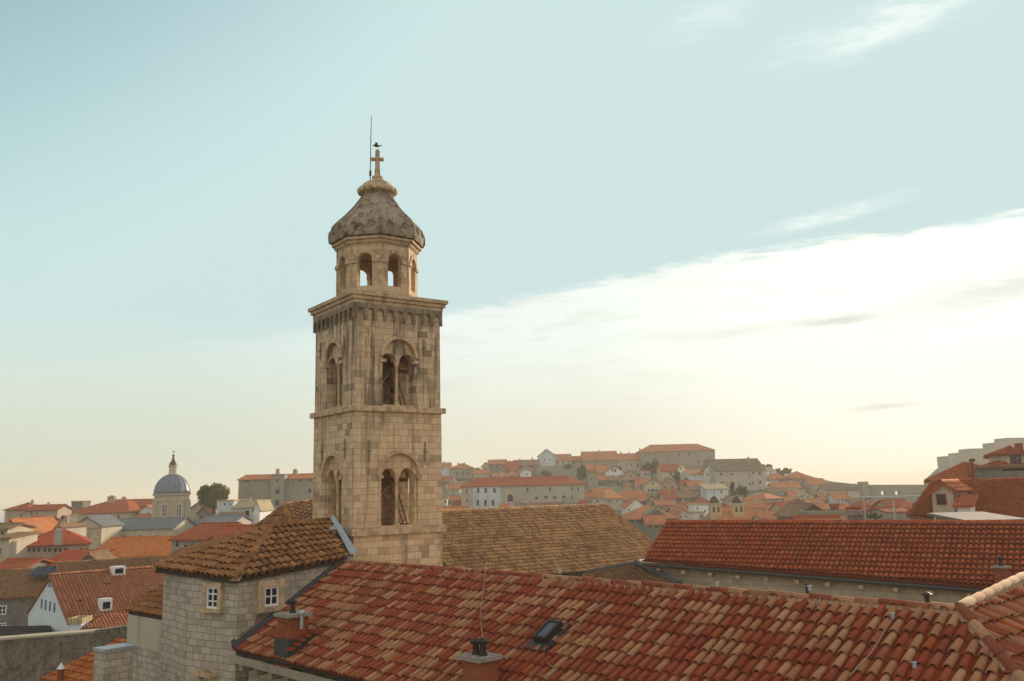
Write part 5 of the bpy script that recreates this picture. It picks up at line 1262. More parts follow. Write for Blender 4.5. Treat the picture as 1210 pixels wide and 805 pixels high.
# ------------------------------------------------------------------ hill town on the right of the tower
HR_ = [
 ('pale cottage at the far left of the hill skyline touching the bell tower', 519, 532, 551.5, 562, 355, 'side', 547.5, 6, 'b', 'o', dict(chim=[(.4, .5, .5)])),
 ('grey hip roofed villa with three dark windows on the skyline beside the tower', 531, 560, 553.5, 568, 345, 'hip', 548.5, 9, 'g', 'o', dict(wins=[(540, 559.5, 2, 2.4), (547, 559.5, 2, 2.4), (553.5, 559.5, 2, 2.4), (540, 566, 2.6, 2.6), (546, 566, 2, 2)], chim=[(.35, .4, .3), (.6, .4, .3)])),
 ('low house with bright orange roof between the three-window villa and the tall grey block', 560, 578, 560, 568, 338, 'side', 556, 6, 'l', 'o', dict(wins=[(565, 565, 2.4, 2.4), (573, 565, 2.4, 2.4)])),
 ('tall grey block with orange roof on the skyline left of the rubble houses', 577, 598, 548.5, 566, 345, 'side', 544, 10, 'g', 'o', {}),
 ('small gabled wing at the left of the tall grey block', 569, 577.5, 551, 562, 343, 'front', 547, 8, 'l', 'b', {}),
 ('orange roofed cottage right of the tall grey block', 598, 612, 556, 566, 338, 'side', 546, 9, 'k', 'm', {}),
 ('rubble house with brown roof and chimney stub below the skyline', 607, 637, 549.5, 562, 346, 'side', 544.3, 9, 'k', 'b', dict(chim=[(.25, .5, .7), (.75, .5, .8)])),
 ('small brown house in front of the rubble house', 612, 632, 557, 566, 332, 'hip', 551, 7, 'k', 'b', {}),
 ('long low white terrace house with two round dormers above the long red roof', 582, 613, 563, 568, 318, 'side', 559.5, 7, 'w', 'o', dict(chim=[(.35, .1, .4, 1.2), (.75, .1, .4, 1.4)])),
 ('tiny white gabled house with one square window above the long red roof', 614.5, 628, 558.5, 567, 316, 'front', 554.5, 6, 'w', 'c', dict(wins=[(623, 560.2, 1.8, 1.9)])),
 ('long monastery, white left end and grey stone beyond, under one red roof', 545, 690, 574, 606, 214, 'hip', 565, 15, 'l', 'm', dict(name='monastery', cat='monastery', wins=[(565, 579.8, 2.8, 5.4), (574, 579.8, 2.8, 5.4), (584.2, 579.8, 2.8, 5.4), (593, 579.8, 2.2, 4.4), (564.6, 594.2, 2.8, 6.4), (573.6, 594.2, 2.8, 6.4), (582.6, 594.2, 2.8, 6.4), (551.5, 580.5, 1.2, 5.4), (552, 591.5, 1.2, 4), (598, 578.8, 1.8, 3), (623.4, 578.5, 2, 4.6), (650, 578.3, 2, 4.6), (676.5, 577.5, 1.5, 4), (683, 578, 1.3, 5), (633.8, 588.5, 3, 2.4), (645, 587.5, 3.6, 2.2), (655.5, 588, 3.6, 2.2), (666.5, 587, 3, 2.2), (676, 588, 1.6, 4), (668, 590, 1.6, 3)], inset=.38, white=(558.5, 601))),
 ('low stone annex with arched brown gate in front of the long red roof', 591, 606, 577, 600, 206, 'flat', 577, 4, 'l', 'k2', dict(wins=[(602.8, 588.5, 6.4, 8)], arched=True)),
 ('gable fronted grey villa highest on the left part of the skyline', 636, 656.5, 538.5, 553, 352, 'front', 531, 11, 'b', 'b', dict(wins=[(644, 543, 1.4, 1.8), (650, 543, 1.4, 1.8)])),
 ('red roofed wing with two white dormers right of the grey gabled villa', 656, 675, 544, 552, 352, 'side', 537.5, 8, 'l', 'o', dict(chim=[(.1, .2, -.6, 1.6), (.9, .2, -.6, 1.2)])),
 ('low orange roofed strip between dormered wing and long barracks', 674, 691, 544, 552, 354, 'side', 540, 6, 'g', 'o', {}),
 ('long convent range with even orange roof on the hill crest', 689, 730, 543.5, 558, 350, 'side', 534.3, 12, 'g', 'o', dict(wins=[(700, 549, 1, 2), (712, 549, 1, 2), (722, 548, 1, 2)])),
 ('lower orange roofed range stepping down from the convent to the great barracks', 729, 764, 543.6, 558, 349, 'side', 536.8, 10, 'l', 'o', dict(wins=[(741, 549, 1.4, 3), (746, 549, 1.2, 3.4), (753.5, 550, 2.6, 5), (758.8, 549.5, 2.6, 5)], chim=[(.18, .4, .7), (.45, .4, .5)])),
 ('great stone barracks with long hipped orange roof, largest block on the hill crest', 757, 844.5, 533, 556, 345, 'hip', 526, 16, 'g', 'o', dict(wins=[(803, 537, 2, 2.4), (813.8, 536.6, 2, 2.4), (775, 537, 1.4, 1.6), (786, 537.5, 1.4, 1.6), (825, 546, 1.8, 3), (832, 545.5, 1.4, 2), (790, 546, 1.4, 2), (768, 537, 1.2, 1.6)], chim=[(.03, .5, -1.2), (.96, .5, -2.2)], inset=.6)),
 ('white gable fronted house with dark attic window below the convent range', 715.5, 737, 557.5, 568, 318, 'front', 551.4, 9, 'w', 'b', dict(wins=[(723.5, 555.6, 2, 3.4), (727, 556, 2.4, 4), (733, 562.6, 2.4, 2.4), (724, 563, 2.4, 2.4)])),
 ('brown roofed cottage left of the white gable under the convent', 706, 720, 559, 570, 322, 'side', 550.5, 8, 'p', 'o', {}),
 ('pinkish cottage with rough orange roof at the left end of the convent wall', 691, 704, 556, 566, 326, 'side', 550, 7, 'p', 'o', {}),
 ('brown gabled cottage right of the white gable', 737, 753, 562, 575, 312, 'front', 556.3, 8, 'p', 'b', dict(wins=[(745, 563, 2, 3)])),
 ('small flat white house with two openings left of the big dark tree', 753, 768, 557.5, 571, 314, 'flat', 557, 6, 'l', 'o', dict(wins=[(762, 560.5, 2, 3), (766, 560.5, 1.4, 3), (755, 561, 2.4, 4)])),
 ('orange roofed house hung with white laundry under the white gable', 703, 722, 567.5, 582, 300, 'side', 563.3, 6, 'k', 'o', {}),
 ('dark stone house with two pale windows right of the laundry house', 721, 738, 568, 582, 298, 'side', 564, 6, 'k', 'b', dict(wins=[(726, 571.5, 2.4, 3.4, 'frame'), (732.5, 570.5, 1.6, 3.4, 'frame')])),
 ('tall narrow grey tower house right of the long monastery', 695.5, 706.5, 560, 590, 285, 'flat', 557, 7, 'g', 'o', dict(wins=[(699, 566, 1.4, 2)])),
 ('low pale house with orange roof just above the ochre nave roof', 688, 714, 588, 600, 225, 'side', 583, 7, 'l', 'o', dict(wins=[(698, 592.5, 1.8, 2.4), (706, 592.3, 1.8, 2.4)])),
 ('orange roofed pair with grey wall left of the slanting white gable', 714, 735, 589, 602, 232, 'side', 578.5, 11, 'l', 'o', dict(wins=[(720, 592.5, 1.6, 2.2), (729, 592.5, 1.6, 2.2)], dZ=3)),
 ('house with orange gable roof and cream front below the dark bush', 737, 753, 583, 592, 262, 'front', 575, 8, 'c', 'o', dict(wins=[(747.5, 581.5, 1.6, 2.4)])),
 ('orange roofed house with tiny chimney left of the grey gabled twin', 733, 748, 591, 600, 240, 'side', 583, 7, 'p', 'o', {}),
 ('cream gabled house with a row of three dark windows in mid hill', 761, 781, 571.5, 592, 270, 'front', 566.2, 9, 'c', 'o', dict(wins=[(766.8, 579.7, 2.2, 3.4), (771.2, 579.5, 3.4, 3.4), (775.5, 579.5, 2.4, 3.4), (771, 571.8, 1.6, 3.2), (771.5, 585.3, 6, 1.4)], over=.5)),
 ('orange roof slope joined to the left of the three-window gable', 753, 763, 574, 590, 274, 'side', 566, 8, 'l', 'o', {}),
 ('dark grey house with three white openings below the three-window gable', 763, 777, 591, 602, 238, 'front', 585, 8, 'k', 'o', dict(wins=[(759.5, 590.5, 2, 2.6, 'frame'), (770, 590, 2, 2.4, 'frame'), (770, 595.5, 3.6, 3, 'frame')])),
 ('orange roof running left from the dark grey house', 748, 764, 592, 600, 240, 'side', 581, 9, 'k', 'o', {}),
 ('slanting white gable end just right of the ochre nave roof', 740, 763, 600, 612, 205, 'front', 590, 9, 'w', 'o', dict(over=.2)),
 ('stone gabled house with two square windows beside the pale green tree', 781, 801.5, 571.5, 588, 272, 'front', 565.3, 9, 'p', 'b', dict(wins=[(786.4, 576, 2, 2.6), (794.5, 576, 2.2, 2.6), (790, 570.6, 1.4, 1.6)])),
 ('long house with red roof ending in a white gable under the great barracks', 781, 803, 557, 566, 300, 'side', 549.5, 9, 'c', 'm', dict(wins=[(793, 560.5, 2.4, 3)])),
 ('white gable end with one dark window at the right of the long red roofed house', 800, 811, 555, 566, 298, 'front', 549, 8, 'w', 'o', dict(wins=[(804.5, 553.8, 2, 2)])),
 ('bright white gabled cottage with a black attic window', 806, 824, 562, 571, 290, 'front', 556, 8, 'w', 'c', dict(wins=[(816.3, 559, 2.2, 2)])),
 ('brown roofed cottage behind the bright white cottage', 815, 833, 557.5, 566, 305, 'side', 551.5, 8, 'p', 'b', {}),
 ('pale blue rendered house with slanting brown roof beside the grey church-like hall', 813, 833, 561, 573, 284, 'shed', 556, 7, 'b', 'o', {}),
 ('broken orange roof below the pale blue house', 815, 832, 576, 588, 268, 'side', 569, 8, 'k', 'o', {}),
 ('long shadowed wall with three small windows under the broken orange roof', 806, 836, 578.5, 592, 262, 'side', 575.5, 6, 'g', 'b', dict(wins=[(820, 580, 1.8, 2.6), (831, 579.5, 2.2, 2.4), (826, 585.6, 2, 1.8)])),
 ('small red roofed house with white attic lights in mid hill', 783, 800, 589.5, 600, 250, 'side', 584, 7, 'b', 'r', dict(chim=[(.5, .2, -.2)])),
 ('brownish jumbled roof right of the small red roofed house', 800, 822, 588, 600, 252, 'side', 581, 8, 'k', 'b', {}),
 ('flat grey terrace house below the jumbled brownish roof', 798, 815, 594, 603, 240, 'flat', 593.6, 7, 'g', 'k2', dict(wins=[(803, 597, 1.6, 2), (810, 597, 1.6, 2)])),
 ('gabled hall with broad grey-brown roof, biggest in the right mid hill', 845, 904, 556, 586, 275, 'side', 543.5, 18, 'l', 'd', dict(dZ=0, wins=[(852, 560.5, 2.8, 2.6), (864.5, 560.3, 2.8, 2.6), (853, 571, 3.2, 3), (890, 559, 2, 2.2), (897.5, 559.5, 2.8, 3.4), (898, 570, 3, 3.4), (898.5, 580, 3, 3), (885.5, 561.5, 1.8, 2), (886, 572, 1.8, 2.4), (890, 571, 1.4, 4), (886.5, 582, 2.4, 4), (891, 581.5, 1.6, 3)])),
 ('tall pale gable end at the left of the grey-brown hall', 832, 846, 556, 583, 283, 'front', 544, 6, 'w', 'd', dict(wins=[(835.5, 551, 1.4, 2.6), (841, 560.5, 1.6, 3), (836.5, 561, 1.2, 3)], over=.3)),
 ('grey-white cube house with cream flat roof left of the dark trees', 835, 860, 578, 600, 248, 'shed', 572.5, 8, 'b', 'c', dict(wins=[(852.5, 581.5, 1.6, 3), (844, 582, 1.2, 2.4), (852.5, 590.5, 1.8, 3)])),
 ('small orange roofed house behind the left domed turret', 825, 840, 594, 601, 225, 'hip', 588.5, 6, 'p', 'm', {}),
 ('white cube houses left of the twin domed turrets', 820, 838, 597, 612, 205, 'flat', 596.5, 8, 'w', 'c', dict(wins=[(824, 601, 1.6, 2.6), (833, 604, 1.6, 2.6)])),
 ('white gabled front with a dark doorway just above the red wing', 819, 832, 607, 620, 178, 'flat', 606.5, 5, 'w', 'c', dict(wins=[(829, 611.5, 4, 6)])),
 ('cream gable end poking up left of the white cube houses', 800, 814, 608, 620, 185, 'front', 601, 7, 'l', 'o', {}),
 ('large orange roof with grey dormer in front of the mid hill', 744, 801, 613, 622, 172, 'hip', 598.5, 16, 'k', 'o', {}),
 ('orange roof joined to the right of the large dormered roof', 796, 812, 606, 616, 190, 'side', 600, 7, 'p', 'o', {}),
 ('small orange roof directly below the grey dormer', 765, 787, 620, 628, 150, 'side', 611, 7, 'k', 'o', {}),
 ('broad orange church roof between and below the twin domed turrets', 852, 886, 614, 622, 170, 'side', 601, 12, 'o', 'o', {}),
 ('cream parapet house just left of the turret church roof', 833, 853, 613, 620, 172, 'flat', 611.5, 5, 'c', 'c', {}),
 ('orange hip roofed house right of the dark trees', 879, 904, 590, 603, 230, 'hip', 583, 10, 'g', 'o', dict(dZ=-4, wins=[(884, 598, 1.6, 2), (889, 598, 1.6, 2)])),
 ('white cottage high on the wooded slope right of the grey-brown hall', 902, 914, 556.5, 562, 340, 'side', 553, 5, 'w', 'c', {}),
 ('orange roofed house below the wooded slope', 908, 930, 566, 578, 318, 'hip', 559.5, 8, 'g', 'o', dict(wins=[(922, 569.5, 2, 2)])),
 ('brownish roofed house left of the small orange gable under the slope', 903, 918, 573, 582, 305, 'side', 567, 7, 'k', 'b', {}),
 ('small orange gable on a plain cream wall under the wooded slope', 914, 929, 579, 590, 288, 'side', 571.5, 7, 'l', 'o', {}),
 ('wide plain cream walled house right of the hip roofed house', 909, 938, 581.5, 596, 270, 'side', 578, 7, 'l', 'b', dict(wins=[(918, 585, 1.4, 2)])),
 ('hip roofed orange mansion with three white windows on the right end of the hill', 935, 960, 565, 584, 308, 'hip', 558, 11, 'g', 'o', dict(wins=[(941, 570.5, 1.4, 3.4, 'frame'), (948, 570.5, 1.4, 3.4, 'frame'), (951, 570.5, 1.4, 3.4, 'frame'), (945, 577, 1.4, 3), (955, 577, 1.4, 3)])),
 ('orange-brown roofed mansion at the right tail of the hill', 958, 978, 573.5, 588, 300, 'side', 566.5, 10, 'l', 'o', dict(wins=[(964, 582.5, 1.6, 3.6), (969, 581, 1.4, 3), (973, 581, 1.4, 3)])),
 ('round gabled cream chapel with three small windows', 944.5, 959, 586.5, 596, 262, 'front', 581, 7, 'c', 'c', dict(wins=[(947.5, 587, 1.4, 2), (950.8, 586, 1.4, 2), (954.5, 587, 1.4, 2)])),
 ('orange roof left of the round gabled chapel', 935, 946, 588, 596, 264, 'side', 581, 7, 'p', 'o', {}),
 ('pale blue cottage with flat front below the plain cream house', 912, 928, 592, 600, 245, 'flat', 591, 5, 'b', 'k2', dict(wins=[(915.5, 593.6, 1.6, 1.8)])),
 ('pale blue house with three windows and orange roof at the right', 987, 1005, 589.5, 602, 238, 'side', 583.5, 8, 'b', 'o', dict(wins=[(991, 592, 1.4, 3), (995.5, 592, 1.4, 3), (1000, 592, 1.4, 3)])),
 ('grey walled house left of the pale blue three-window house', 972, 987, 590, 601, 243, 'side', 584, 7, 'g', 'o', dict(wins=[(976, 594, 2.4, 3), (981, 594, 1.6, 2.6)])),
 ('long pale stone range below the city wall', 976, 1016, 579, 592, 268, 'side', 573.5, 7, 'l', 'd', dict(wins=[(984, 583, 1.6, 2.4), (992, 583, 1.6, 2.4), (1001, 583, 1.6, 2.4)])),
 ('low grey house right of the pale blue three-window house', 1006, 1020, 593, 603, 236, 'side', 588.5, 6, 'g', 'b', dict(wins=[(1010, 596, 1.4, 2), (1015, 596, 1.4, 2)])),
 ('orange roofs jumbled above the red wing left part', 885, 905, 600, 612, 205, 'side', 592, 9, 'p', 'o', dict(chim=[(.6, .2, .1)])),
 ('orange roofed house with white side wall above the red wing', 884, 902, 611, 622, 178, 'side', 603, 8, 'w', 'o', dict(wins=[(890, 614, 2, 5)])),
 ('pale roofed low house right of the white side wall', 900, 920, 613, 622, 176, 'side', 606, 7, 'p', 'o', dict(wins=[(912, 614.6, 7, 1.6, 'frame')])),
 ('orange roof with tiny white attic in the middle right', 917, 938, 606, 616, 192, 'front', 597, 9, 'k', 'o', dict(wins=[(921, 602, 2.4, 3)])),
 ('steep orange roof slope just left of the dark shed gable', 926, 948, 604, 618, 188, 'side', 594.5, 10, 'p', 'm', {}),
 ('brick coloured roof climbing behind the dark shed gable', 905, 930, 602, 614, 208, 'side', 595.5, 8, 'g', 'm', {}),
 ('dark gabled shed with grey roof close behind the red wing', 941, 980, 609, 624, 120, 'front', 597, 9, 'k', 'b', dict(over=.5)),
 ('low orange roof strip along the ridge of the red wing', 948, 1000, 617.5, 626, 84, 'side', 612.5, 4, 'k', 'm', {}),
 ('long plastered grey wall house behind the low orange strip', 960, 1002, 608, 624, 112, 'flat', 607.5, 5, 'g', 'k2', {}),
 ('red hip roofed pavilion framed by the white pergola', 1021, 1042, 605, 616, 160, 'hip', 593, 10, 'c', 'm', {}),
 ('cream house with small gable under the right part of the pergola', 1041, 1057, 599, 616, 158, 'front', 595, 8, 'c', 'o', dict(wins=[(1046, 603, 2, 3)])),
 ('low red roofed house at the right end of the pergola', 1054, 1080, 600, 614, 150, 'side', 592, 8, 'p', 'm', dict(wins=[(1062, 604, 2, 3)])),
 ('pale rendered house right behind the pergola post', 1048, 1073, 605.5, 618, 120, 'side', 601, 6, 'l', 'm', {}),
]
for h in HR_:
    lab, uL, uR, ve, vb, Z, kind, vr, D, wl, rf, kw = h
    if Z > 100 and not kw.get('wins') and kind in ('side', 'flat', 'hip', 'front') and uR - uL > 6 and isinstance(wl, str):
        nw = max(1, int((uR - uL) / 6)); kw['wins'] = [(uL + (uR - uL) * (i + .5 + rng.uniform(-.12, .12)) / nw, ve + (3.0 if Z > 140 else 6), 1.5 if Z > 140 else 2.4, 2.2 if Z > 140 else 4) for i in range(nw) if rng.random() < .8]
    if Z > 150 and 'chim' not in kw and kind != 'flat' and rng.random() < .6: kw['chim'] = [(rng.uniform(.2, .8), rng.uniform(.3, .7), rng.uniform(.1, .5) - (.0 if kind != 'front' else .6), rng.uniform(.45, .7))]
    house(lab, uL, uR, ve, vb, Z, kind, vr, D, wall=wl, roof=rf, **kw)
HX = [
 ('pinkish roofed hut right beside the bell tower under the pale cottage', 519, 531, 569, 577, 320, 'side', 564, 6, 'k', 'm', {}),
 ('cream gabled cottage beside the bell tower under the pinkish roofed hut', 526, 543, 573, 582, 300, 'front', 566, 7, 'c', 'b', dict(wins=[(530, 571, 1.4, 1.4), (534, 571, 1.4, 1.4)])),
 ('small cream house with square orange roof just left of the white monastery end', 529, 543, 578, 588, 285, 'side', 573, 7, 'l', 'o', dict(wins=[(535, 580.5, 1.6, 2), (535, 584.6, 1.6, 2)])),
 ('grey walled cottage with dark lane at the foot of the villa', 542, 556, 573, 580, 310, 'side', 569, 6, 'l', 'b', {}),
 ('orange roof under a white parapet line close to the bell tower', 519, 546, 592, 598, 232, 'side', 587.5, 6, 'k', 'o', dict(chim=[(.3, .1, .2, 1.2)])),
 ('white dormer box on the low roofs hugging the bell tower', 523, 528.5, 590, 598, 224, 'flat', 589.3, 2, 'w', 'c', dict(wins=[(526, 593, 2.2, 2.4)])),
 ('dark red roof wedge touching the white monastery corner', 537, 553, 598, 605, 216, 'side', 593, 5, 'b', 'r', {}),
 ('orange roof lowest of those between bell tower and monastery', 519, 551, 606, 612, 190, 'side', 599.5, 6, 'l', 'o', {}),
 ('orange tent-like roof and white walls in front of the arched gate', 592, 601, 600, 606, 185, 'side', 596.5, 4, 'w', 'o', {}),
 ('small white outbuilding on rubble in front of the monastery', 619, 623, 592, 600, 198, 'flat', 591, 3, 'w', 'c', {}),
 ('blue-grey shed with a round end in front of the monastery right part', 668, 682, 594, 602, 196, 'side', 590.5, 5, 'b', 'k2', {}),
 ('brown mossy roof running along above the ochre nave ridge', 612, 668, 600, 606, 180, 'side', 595.5, 7, 'k', 'b', {}),
 ('small red roof at the right corner of the monastery', 683, 694, 596, 602, 196, 'side', 592.5, 5, 'k', 'r', {}),
 ('pink roofed hut between monastery and tall tower house', 689, 697, 577, 590, 290, 'side', 573, 5, 'k', 'm', {}),
 ('brown cottage under the dark bush in mid hill', 738, 752, 575.5, 582, 282, 'side', 571.5, 6, 'p', 'b', {}),
 ('grey rubble house left of the three-window gable base', 747, 760, 585, 594, 258, 'side', 580.5, 6, 'g', 'b', dict(wins=[(752, 588, 1.4, 2)])),
 ('low tiled veranda under the stone gabled house', 782, 800, 583, 590, 262, 'side', 579.5, 4, 'g', 'm', {}),
 ('cream cottage with rust roof left of the white cube houses', 806, 821, 600, 610, 212, 'side', 594.5, 7, 'c', 'm', dict(wins=[(811, 603.5, 1.6, 2), (816, 603.5, 1.6, 2)])),
 ('grey terraced cottage above the large dormered orange roof', 776, 797, 597, 606, 222, 'side', 592, 7, 'g', 'o', dict(wins=[(782, 600, 1.6, 2.2), (791, 600, 1.6, 2.2)])),
 ('small stone cottage behind the right domed turret', 862, 880, 592, 600, 232, 'side', 587, 6, 'l', 'b', {}),
 ('tiny pink gable between the twin domed turrets', 854, 862, 600.5, 606, 182, 'front', 597, 4, 'p', 'm', {}),
 ('brown roofed barn between hip roofed mansion and plain cream house', 928, 946, 577, 586, 295, 'side', 570, 7, 'k', 'o', {}),
 ('grey terrace of houses under the orange-brown mansion', 960, 986, 584, 592, 285, 'side', 579, 7, 'g', 'b', dict(wins=[(966, 587, 1.6, 2.4), (972, 587, 1.6, 2.4), (979, 587, 1.6, 2.4)])),
 ('pinkish walled cottage half hidden by the long green hedge', 930, 945, 593, 600, 250, 'side', 588.5, 6, 'p', 'o', {}),
 ('orange roofed cottage at the right end of the long green hedge', 956, 974, 596, 604, 225, 'side', 590.5, 7, 'l', 'o', dict(wins=[(961, 599, 1.6, 2), (968, 599, 1.6, 2)])),
 ('rust roofed house just left of the brick chimney behind the shed', 968, 984, 602, 612, 170, 'side', 596.5, 7, 'p', 'o', {}),
 ('low cream house right of the brick chimney behind the shed', 992, 1006, 602, 612, 172, 'side', 597, 6, 'c', 'o', dict(wins=[(996, 605.5, 1.6, 2.4), (1002, 605.5, 1.6, 2.4)])),
 ('grey lane house above the tower house and below the convent wall', 704, 716, 553, 560, 334, 'flat', 552.5, 5, 'g', 'k2', {}),
 ('narrow dark house left of the great barracks corner under the crest', 752, 762, 570, 578, 292, 'side', 565.5, 6, 'p', 'm', dict(wins=[(756.5, 573.5, 1.4, 2)])),
 ('cottage with rust roof squeezed right of the pale green tree', 804, 815, 574, 582, 275, 'side', 568, 6, 'l', 'm', dict(wins=[(809, 577, 1.6, 2)])),
]
for h in HX:
    lab, uL, uR, ve, vb, Z, kind, vr, D, wl, rf, kw = h
    if Z > 100 and not kw.get('wins') and kind in ('side', 'flat', 'hip', 'front') and uR - uL > 6 and isinstance(wl, str):
        nw = max(1, int((uR - uL) / 6)); kw['wins'] = [(uL + (uR - uL) * (i + .5 + rng.uniform(-.12, .12)) / nw, ve + (3.0 if Z > 140 else 6), 1.5 if Z > 140 else 2.4, 2.2 if Z > 140 else 4) for i in range(nw) if rng.random() < .8]
    if Z > 150 and 'chim' not in kw and kind != 'flat' and rng.random() < .6: kw['chim'] = [(rng.uniform(.2, .8), rng.uniform(.3, .7), rng.uniform(.1, .5) - (.0 if kind != 'front' else .6), rng.uniform(.45, .7))]
    house(lab, uL, uR, ve, vb, Z, kind, vr, D, wall=wl, roof=rf, **kw)
def adopt(root, parent):
    for c in list(root.children): c.parent = parent; c.matrix_basis = world_of(parent).inverted() @ root.matrix_basis @ c.matrix_basis
    bpy.data.objects.remove(root)
# retaining wall under the grey villa
rw_ = thing('retaining_wall', 'long grey retaining wall with bushes below the grey gabled villa', 'wall', P(662, 562, 335))
mb = MB(); a_, b_ = P(634, 552, 338), P(690, 545, 334); b_.z = a_.z + 1.0; mb.add([Vector((a_.x, a_.y, a_.z - 8)), Vector((b_.x, b_.y, a_.z - 8)), b_, a_, Vector((a_.x, a_.y + 3, a_.z - 8)), Vector((b_.x, b_.y + 3, a_.z - 8)), b_ + Vector((0, 3, 0)), a_ + Vector((0, 3, 0))], [(0, 1, 2, 3), (5, 4, 7, 6), (3, 2, 6, 7), (1, 5, 6, 2), (4, 0, 3, 7), (4, 5, 1, 0)])
mb.build('upper_wall', wall_mat('g'), rw_)
mb = MB(); a_, b_ = P(640, 556, 325), P(689, 553.5, 322); b_.z = a_.z; mb.obox(Vector((a_.x, a_.y, a_.z - 7)), Vector((b_.x - a_.x, b_.y - a_.y, 0)), Vector((0, 5, 0)), Vector((0, 0, 7))); mb.build('lower_wall', wall_mat('g'), rw_)
G1, G2 = (.045, .055, .02), (.13, .13, .05)
tree('oval green bush on top of the retaining wall', 671, 548, 555, 333, 13, G1, G2, n=500, seed=4, cat='bush', name='bush')
tree('olive bush at the left foot of the retaining wall', 646, 556, 566, 318, 15, G1, G2, n=600, seed=5, cat='bush', name='bush')
tree('tall dark tree between the retaining wall and the tower house', 688, 548, 574, 300, 15, (.03, .04, .014), (.09, .09, .035), n=1600, seed=6)
tree('large dark cypress-like tree in front of the great barracks', 770, 541.5, 567, 318, 21, (.028, .035, .014), (.08, .08, .035), n=2600, seed=7)
tree('wide dark bush left of the three-window gabled house', 739, 567, 582, 292, 23, (.035, .04, .02), (.09, .085, .045), n=1500, seed=8, cat='bush', name='bush')
tree('pale yellow-green tree with bare trunk right of the stone gabled house', 801, 555.5, 583, 268, 10, (.09, .10, .035), (.20, .20, .08), n=900, kind='tall', seed=9)
tree('dark cypress right of the cream roofed cube house', 867, 569.5, 596, 238, 11, (.03, .04, .014), (.09, .09, .035), n=1300, kind='cypress', seed=10)
tree('broad dark tree clump right of the cypress by the twin turrets', 877, 573, 596, 238, 16, (.03, .04, .014), (.09, .09, .035), n=1500, seed=11)
tree('long green hedge row in front of the round gabled chapel', 944, 590, 598, 250, 34, G1, G2, n=1300, seed=12, cat='hedge', name='hedge')
tree('trees on the slope left of the hip roofed mansion', 926, 553, 563, 350, 26, G1, G2, n=1500, seed=13)
tree('dark scrub on the crest right of the grey-brown hall', 905, 548.5, 557, 352, 18, G1, G2, n=900, seed=14)
tree('small olive trees behind the villa at the far left of the hill', 545, 566, 572, 320, 22, G1, G2, n=800, seed=15)
tree('low shrubs at the foot of the white gable under the convent', 712, 571, 580, 292, 12, G1, G2, n=500, seed=16, cat='bush', name='bush')
tree('green garden bush between mansion and city wall', 1022, 586, 594, 255, 16, (.08, .085, .03), (.17, .17, .07), n=700, seed=17, cat='bush', name='bush')
tree('clipped dark hedge on the terrace below the white pergola', 1034, 606.5, 614, 116, 26, (.03, .04, .012), (.075, .09, .025), n=900, seed=18, cat='hedge', name='hedge')
HT = [('dark tree behind the white gable under the convent', 731, 551, 560, 326, 9), ('small dark tree left of the pinkish cottage by the convent wall', 690, 549, 558, 335, 6),
      ('low dark shrubs between laundry house and long monastery', 708, 578, 586, 275, 13), ('dark shrub right of the small white-lit red roofed house', 803, 589, 598, 246, 7),
      ('dark bush left of the pale blue house in mid hill', 811, 565, 574, 280, 7), ('olive tree right of the slanting white gable end', 766, 600, 608, 215, 8),
      ('dark tree clump between hip roofed house and plain cream house', 905, 583, 597, 255, 10), ('bush below the orange-brown mansion at the hill tail', 966, 587, 594, 270, 12),
      ('dark trees on the crest between villa and tall grey block', 565, 553, 562, 350, 8), ('garden trees below the low terrace with round dormers', 605, 563, 572, 300, 16),
      ('scrub below the round gabled chapel roofs', 935, 600, 608, 215, 10), ('olive bush left of the stepped fortress foot', 1108, 561, 570, 330, 14)]
for i, (lab, u, vt, vb, Z, wp) in enumerate(HT): tree(lab, u, vt, vb, Z, wp, (.04, .05, .018), (.13, .13, .05), n=420, seed=40 + i, leaf=.42)
# twin domed turrets of the ochre church
for (u, uL, uR, lab) in ((845, 839, 851.5, 'left ochre bell turret with dark ribbed dome above the church roof'), (871.5, 865.5, 878.5, 'right ochre bell turret with dark ribbed dome, taller cap against the trees')):
    Zt = 172; k = Zt / F; c = P(u, 604, Zt); rt = thing('bell_turret', lab, 'turret', Vector((c.x, c.y, c.z - 3)), 'twin domed turrets of the ochre church')
    zz = lambda v: P(u, v, Zt).z
    hw2 = (uR - uL) / 2 * k; mb = MB(); mb.prism([(c.x - hw2, c.y - hw2), (c.x + hw2, c.y - hw2), (c.x + hw2, c.y + hw2), (c.x - hw2, c.y + hw2)], zz(620), zz(596)); mb.build('shaft', plaster_mat('ochre_render', (.52, .37, .20), .3), rt)
    mb = MB(); mb.prism([(c.x - hw2 * 1.12, c.y - hw2 * 1.12), (c.x + hw2 * 1.12, c.y - hw2 * 1.12), (c.x + hw2 * 1.12, c.y + hw2 * 1.12), (c.x - hw2 * 1.12, c.y + hw2 * 1.12)], zz(596) + .003, zz(594.6)); mb.build('cornice', wall_mat('c'), rt)
    mb = MB(); R0 = hw2 * .92; mb.lathe((c.x, c.y, 0), [(R0 * math.cos(a), zz(594.6) + (zz(586.3) - zz(594.6)) * math.sin(a)) for a in [math.pi / 2 * i / 7 * .97 for i in range(8)]] + [(.05, zz(584.5))], 16); mb.build('dome', flat_mat('dark_dome_metal', (.06, .04, .035), .65, .1), rt, smooth=True)
    for s in (-1, 1): add_window(rt, Vector((c.x + s * hw2 * .42, c.y - hw2 - .003, zz(602))), Vector((1, 0, 0)), Vector((0, -1, 0)), hw2 * .38, (zz(599) - zz(605.5)), 'hole', arched=True)
# dormer on the large orange roof
root, g = house('grey stone dormer with three small lights set in the large orange roof', 766, 783, 607, 616, 168, 'front', 602, 5, wall='g', roof='k2', name='roof_dormer', cat='dormer', wins=[(771, 608, 1.6, 2.4), (775, 607, 1.6, 3), (779, 608, 1.6, 2.4)])
